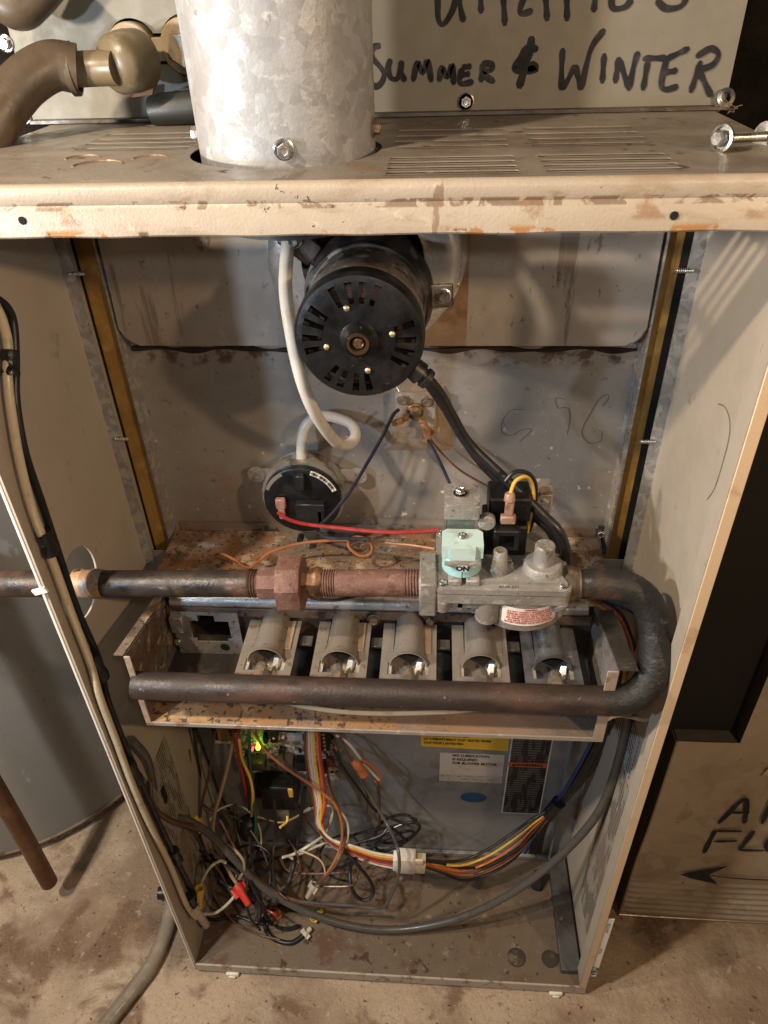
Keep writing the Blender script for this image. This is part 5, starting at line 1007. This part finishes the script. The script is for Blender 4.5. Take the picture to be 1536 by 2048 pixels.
wire('second green wire close to the clamp', 'green', [(494, 1500, .135), (500, 1560, .13), (498, 1620, .125)], .0014)
wire('brown wire crossing diagonally in front of the board', 'rustwire', [(508, 1462, .14), (530, 1500, .135), (570, 1535, .13), (615, 1565, .12), (650, 1590, .115), (672, 1612, .11), (684, 1650, .10), (682, 1690, .09), (668, 1725, .075), (645, 1760, .06)], .0017)
wire('thin brown wire ending in the grey wire nut', 'brown', [(655, 1540, .14), (662, 1580, .13), (678, 1620, .12), (690, 1665, .10), (682, 1712, .08), (655, 1750, .06), (632, 1768, .055)], .0016)
wire('white wire curling down from the right of the board', 'white', [(656, 1570, .14), (664, 1610, .13), (662, 1640, .12), (650, 1668, .12), (620, 1690, .10), (588, 1708, .09), (565, 1715, .08)], .0018)
wire('white wire with black joints lying at the back', 'white', [(672, 1680, .12), (640, 1690, .12), (600, 1708, .11), (578, 1712, .10), (600, 1725, .09)], .0016)
wire('white wire arching behind the orange bundle', 'white', [(605, 1625, .16), (640, 1612, .15), (668, 1615, .14), (690, 1635, .135), (697, 1660, .13), (692, 1690, .12), (670, 1725, .09)], .0015)
wire('thin white wire crossing the middle of the compartment', 'tan', [(440, 1615, .15), (480, 1625, .14), (520, 1635, .14), (560, 1645, .14), (590, 1635, .14), (620, 1615, .15)], .0013)
wire('black wire from the relay down to the orange wire nut', 'black', [(610, 1575, .14), (602, 1630, .13), (596, 1680, .11), (588, 1730, .085), (572, 1780, .06), (560, 1812, F, 1)], .0026)
wire('black wire hooking round the front of the floor', 'black', [(548, 1800, .05), (534, 1820, F, 1), (530, 1850, F, 1), (545, 1876, F, 1), (580, 1886, F, 1), (605, 1872, F, 1), (615, 1862, F+.004, 1)], .0030)
wire('black wire looping inside the front hook', 'black', [(500, 1760, .06), (520, 1800, .05), (540, 1845, F, 1), (570, 1858, F, 1), (600, 1852, F, 1)], .0026)
wire('thin black wire crawling along the floor to the left nut', 'black', [(395, 1828, F, 1), (430, 1840, F, 1), (470, 1832, F, 1), (510, 1845, F, 1), (535, 1848, F, 1)], .0020)
wire('brown looping wire in the middle of the floor', 'black', [(685, 1700, .09), (715, 1730, .08), (742, 1765, .07), (745, 1790, .06), (725, 1800, .055), (705, 1780, .06), (700, 1740, .08), (712, 1715, .09), (740, 1700, .10)], .0022)
wire('dark wire swinging round in front of the plug', 'grey', [(680, 1475, .15), (705, 1530, .14), (740, 1590, .13), (775, 1650, .11), (796, 1700, .07), (797, 1750, .055), (780, 1795, .05), (765, 1815, .047), (735, 1815, .05), (690, 1810, .05), (620, 1805, .055), (560, 1795, .06), (500, 1765, .07), (455, 1730, .075), (420, 1700, .08)], .0019)
wire('brown wire lying across the middle floor', 'brown', [(560, 1715, .10), (575, 1740, .09), (610, 1747, .085), (680, 1745, .085), (730, 1738, .09), (770, 1725, .095)], .0018)
wire('thin dark wire in the back of the floor', 'brown', [(560, 1780, .06), (590, 1755, .07), (600, 1730, .08), (590, 1700, .09), (578, 1680, .12)], .0013)
wire('thin brown wire looping at mid floor', 'brown', [(640, 1773, .06), (700, 1772, .06), (712, 1760, .07), (718, 1735, .08), (740, 1712, .09)], .0014)
wire('white wire with an orange crimp from the terminal strip', 'white', [(672, 1470, .155), (700, 1490, .15), (730, 1530, .145), (758, 1560, .14)], .0018)
wire('orange wire curling round the orange crimp', 'orange', [(725, 1520, .14), (745, 1532, .142), (760, 1550, .142), (758, 1568, .14), (748, 1560, .142)], .0014)
wire('thin brown wire ending in the orange crimp', 'brown', [(664, 1480, .155), (680, 1500, .15), (696, 1512, .145), (706, 1522, .14)], .0012)
b = BM(); P = [pt(705, 1522, y=.14), pt(716, 1532, y=.138), pt(728, 1550, y=.136)]; tube(b, P, lambda t: .003+.0028*min(1, t*3), 12, 4); ob('crimp_connector', b, plain('orange_nylon', (.66, .20, .06)), label='orange closed end crimp connector by the terminal strip', cat='connector')
wire('dark wire hanging straight behind the coil of black wire', 'brown', [(757, 1563, .14), (758, 1600, .145), (759, 1660, .15)], .0020)
wire('brown wire falling from the crimp behind the coil', 'grey', [(690, 1500, .16), (715, 1555, .16), (735, 1590, .165), (733, 1625, .168)], .0012)
b = BM(); pts = []
for k in range(46):
    a = k*.42; c = Vector((.268+.010*math.sin(k*.1), .150-.0006*k, .125-.0004*k)); pts.append(c+Vector((.030*math.cos(a), .010*math.sin(a*1.1), .013*math.sin(a)+.010*math.cos(a))))
tube(b, [pt(690, 1690, y=.13), pt(712, 1668, y=.14)]+pts+[pt(780, 1655, y=.13), pt(760, 1672, y=.12), pt(700, 1690, y=.115)], .0021, 8, 4); ob('coiled_wire', b, WM['black'], label='coil of slack black wire against the blower panel', cat='wire')
# left cluster
wire('brown wire running from the left clip to the floor', 'brown', [(300, 1560, .03), (305, 1610, .035), (340, 1640, .05), (400, 1660, .08), (440, 1690, .075), (500, 1745, .07), (560, 1790, .06), (640, 1810, .055), (720, 1812, .055)], .0028)
for k, (c, P) in enumerate((('black', [(386, 1458, .16), (392, 1500, .16), (400, 1560, .16), (392, 1620, .15), (400, 1680, .12)]), ('black', [(392, 1458, .165), (415, 1520, .16), (440, 1590, .15), (470, 1640, .14), (480, 1700, .12), (495, 1740, .09)]),
        ('grey', [(470, 1610, .14), (474, 1660, .12), (485, 1700, .10), (505, 1745, .075), (520, 1800, .055), (518, 1840, F, 1)]), ('brown', [(444, 1620, .12), (460, 1650, .11), (468, 1700, .10), (470, 1730, .09), (480, 1750, .08)]), ('white', [(395, 1790, .05), (405, 1760, .055), (420, 1735, .06), (440, 1722, .07), (452, 1726, .07)]),
        ('white', [(398, 1828, .040), (430, 1826, .042), (455, 1808, .045), (472, 1788, .055)]), ('tan', [(478, 1758, .06), (488, 1740, .065), (486, 1720, .07), (470, 1700, .08), (455, 1690, .09)]), ('black', [(420, 1720, .08), (440, 1760, .06), (480, 1785, .05), (520, 1815, F, 1), (560, 1825, F, 1)]),
        ('brown', [(430, 1460, .15), (420, 1540, .14), (405, 1600, .13), (398, 1650, .12)]), ('black', [(398, 1700, .10), (430, 1720, .09), (470, 1730, .08), (500, 1760, .07), (515, 1830, F, 1)]))):
    lb_ = ['first black wire hugging the left rear corner', 'black wire slanting from the left corner to the floor', 'grey cable dropping in front of the clamp to the floor', 'brown wire twisting under the clamp', 'white wire arching into the left yellow wire nut', 'white wire curving along the floor to the red wire nut', 'tan wire bending into the red wire nut', 'black wire sagging under the red wire nut', 'brown wire behind the upper yellow nut', 'black wire falling from the strain relief'][k]
    wire(lb_, c, P, .0028 if c == 'grey' else .0018)
# wire nuts
def nut(label, color, a, bq, r=.0062, m=None):
    A, B = a, bq; d = (B-A); Ln = d.length; t = thing('wire_nut', label, 'wire nut', A, 'wire nuts in the lower compartment')
    b = BM(); lathe(b, A, d, [(r*.6, .001), (r*.98, 0), (r, Ln*.12), (r*.92, Ln*.35), (r*.70, Ln*.45), (r*.62, Ln*.95), (r*.45, Ln), (0, Ln)], 12); ob('shell', b, m or plain(color[0]+'_nut_plastic', color[1], .4), t)
    u, v, _ = frame_of(d)
    for s in (-1, 1):
        b = BM(); obx(b, A+d*.26+u*s*r*1.05, u*r*.38, v*r*.16, d*.22, .0004); ob('wing', b, MATS[color[0]+'_nut_plastic'], t)
YE = ('yellow', (.60, .42, .05)); RE = ('red', (.55, .035, .02)); GR = ('grey', (.42, .36, .28)); OR = ('orange', (.42, .12, .03)); WH = ('white', (.56, .50, .40))
nut('yellow wire nut pointing up by the left side panel near the clamp', YE, pt(404, 1658, y=.085), pt(388, 1632, y=.09))
nut('yellow wire nut hanging upright beside the cut cable end', YE, pt(399, 1776, y=.045), pt(400, 1816, y=.035))
nut('red wire nut in the middle of the left wire tangle', RE, pt(473, 1770, y=.055), pt(498, 1810, y=.035), .0072)
nut('yellow wire nut lying on the floor by the power cable', YE, pt(622, 1838, z=F+.004), pt(645, 1820, z=F+.003))
nut('grey wire nut lying on the floor at the end of the brown wire', GR, pt(630, 1768, y=.055), pt(614, 1796, y=.045), .0055)
nut('dull orange wire nut in shade on the floor', OR, pt(560, 1822, z=F+.003), pt(545, 1832, z=F+.003), .0062)
nut('white wire nut on the end of the black floor hook', WH, pt(607, 1872, z=F+.002), pt(622, 1856, z=F+.003), .0055)

extra = [
 ('thin black wire looping low behind the red nut', 'black', [(430, 1700, .10), (450, 1740, .08), (490, 1760, .07), (530, 1745, .08), (540, 1710, .09), (510, 1690, .10), (470, 1700, .10), (450, 1730, .09), (460, 1780, .06)], .0015),
 ('thin grey wire crossing the left corner in a wide bow', 'grey', [(395, 1600, .15), (430, 1625, .13), (480, 1640, .12), (520, 1690, .10), (540, 1750, .08), (530, 1800, .055)], .0014),
 ('pale thin wire dropping between the two yellow nuts', 'tan', [(440, 1640, .12), (455, 1668, .11), (470, 1700, .095), (474, 1740, .08), (468, 1765, .065)], .0013),
 ('white thin wire arching over the cable clamp', 'white', [(420, 1640, .13), (440, 1618, .14), (470, 1610, .145), (500, 1625, .14), (520, 1660, .13), (522, 1700, .11)], .0013),
 ('black wire falling from the relay to the middle of the floor', 'black', [(548, 1600, .13), (552, 1660, .12), (545, 1720, .09), (552, 1775, .065), (575, 1800, .055)], .0018),
 ('thin black wire rising from the floor hook', 'black', [(520, 1860, .02, 1), (500, 1835, .03), (492, 1790, .045), (500, 1740, .07), (512, 1700, .09)], .0017),
 ('brown wire running along the left wall to the floor', 'brown', [(378, 1500, .15), (384, 1570, .14), (392, 1640, .12), (410, 1700, .095), (440, 1745, .075), (470, 1800, .05)], .0017),
 ('dark thin wire running from the clamp to the front of the floor', 'grey', [(498, 1670, .11), (500, 1720, .09), (510, 1770, .07), (514, 1820, .045), (505, 1850, .013, 1)], .0020),
 ('brown wire sagging behind the orange bundle', 'brown', [(560, 1560, .165), (590, 1600, .165), (620, 1650, .16), (660, 1690, .15), (720, 1710, .14)], .0014),
 ('dark wire looping in a wide ring over the middle floor', 'black', [(640, 1745, .10), (690, 1730, .10), (720, 1700, .11), (700, 1670, .13), (660, 1680, .13), (640, 1710, .12), (660, 1750, .09), (700, 1765, .075)], .0014),
 ('black slack wire hanging from the terminal strip to the coil', 'black', [(668, 1500, .15), (690, 1540, .15), (720, 1580, .15), (750, 1620, .15), (790, 1640, .145), (820, 1650, .14)], .0016),
 ('thin tan wire curling at the foot of the grey nut', 'tan', [(600, 1700, .09), (640, 1720, .08), (650, 1750, .065), (635, 1770, .055)], .0012),
 ('black wire lying straight along the left rear floor edge', 'black', [(410, 1760, .012, 1), (450, 1735, .012, 1), (520, 1720, .012, 1), (600, 1712, .012, 1)], .0019),
 ('brown wire wandering from the left wall clip to the black hook', 'brown', [(390, 1700, .10), (415, 1740, .08), (430, 1790, .055), (470, 1845, .012, 1), (520, 1870, .012, 1), (560, 1880, .012, 1)], .0016)]
for lb_, c, P, r_ in extra: wire(lb_, c, P, r_)
for k, (px, py, px2, py2) in enumerate(((530, 1818, 556, 1838), (575, 1632, 560, 1655))):
    wire(['short red lead going into the orange nut', 'short yellow lead under the relay block'][k], ['red', 'yellow'][k], [(px, py, .055), ((px+px2)/2+6, (py+py2)/2, .05), (px2, py2, .04)], .0014)
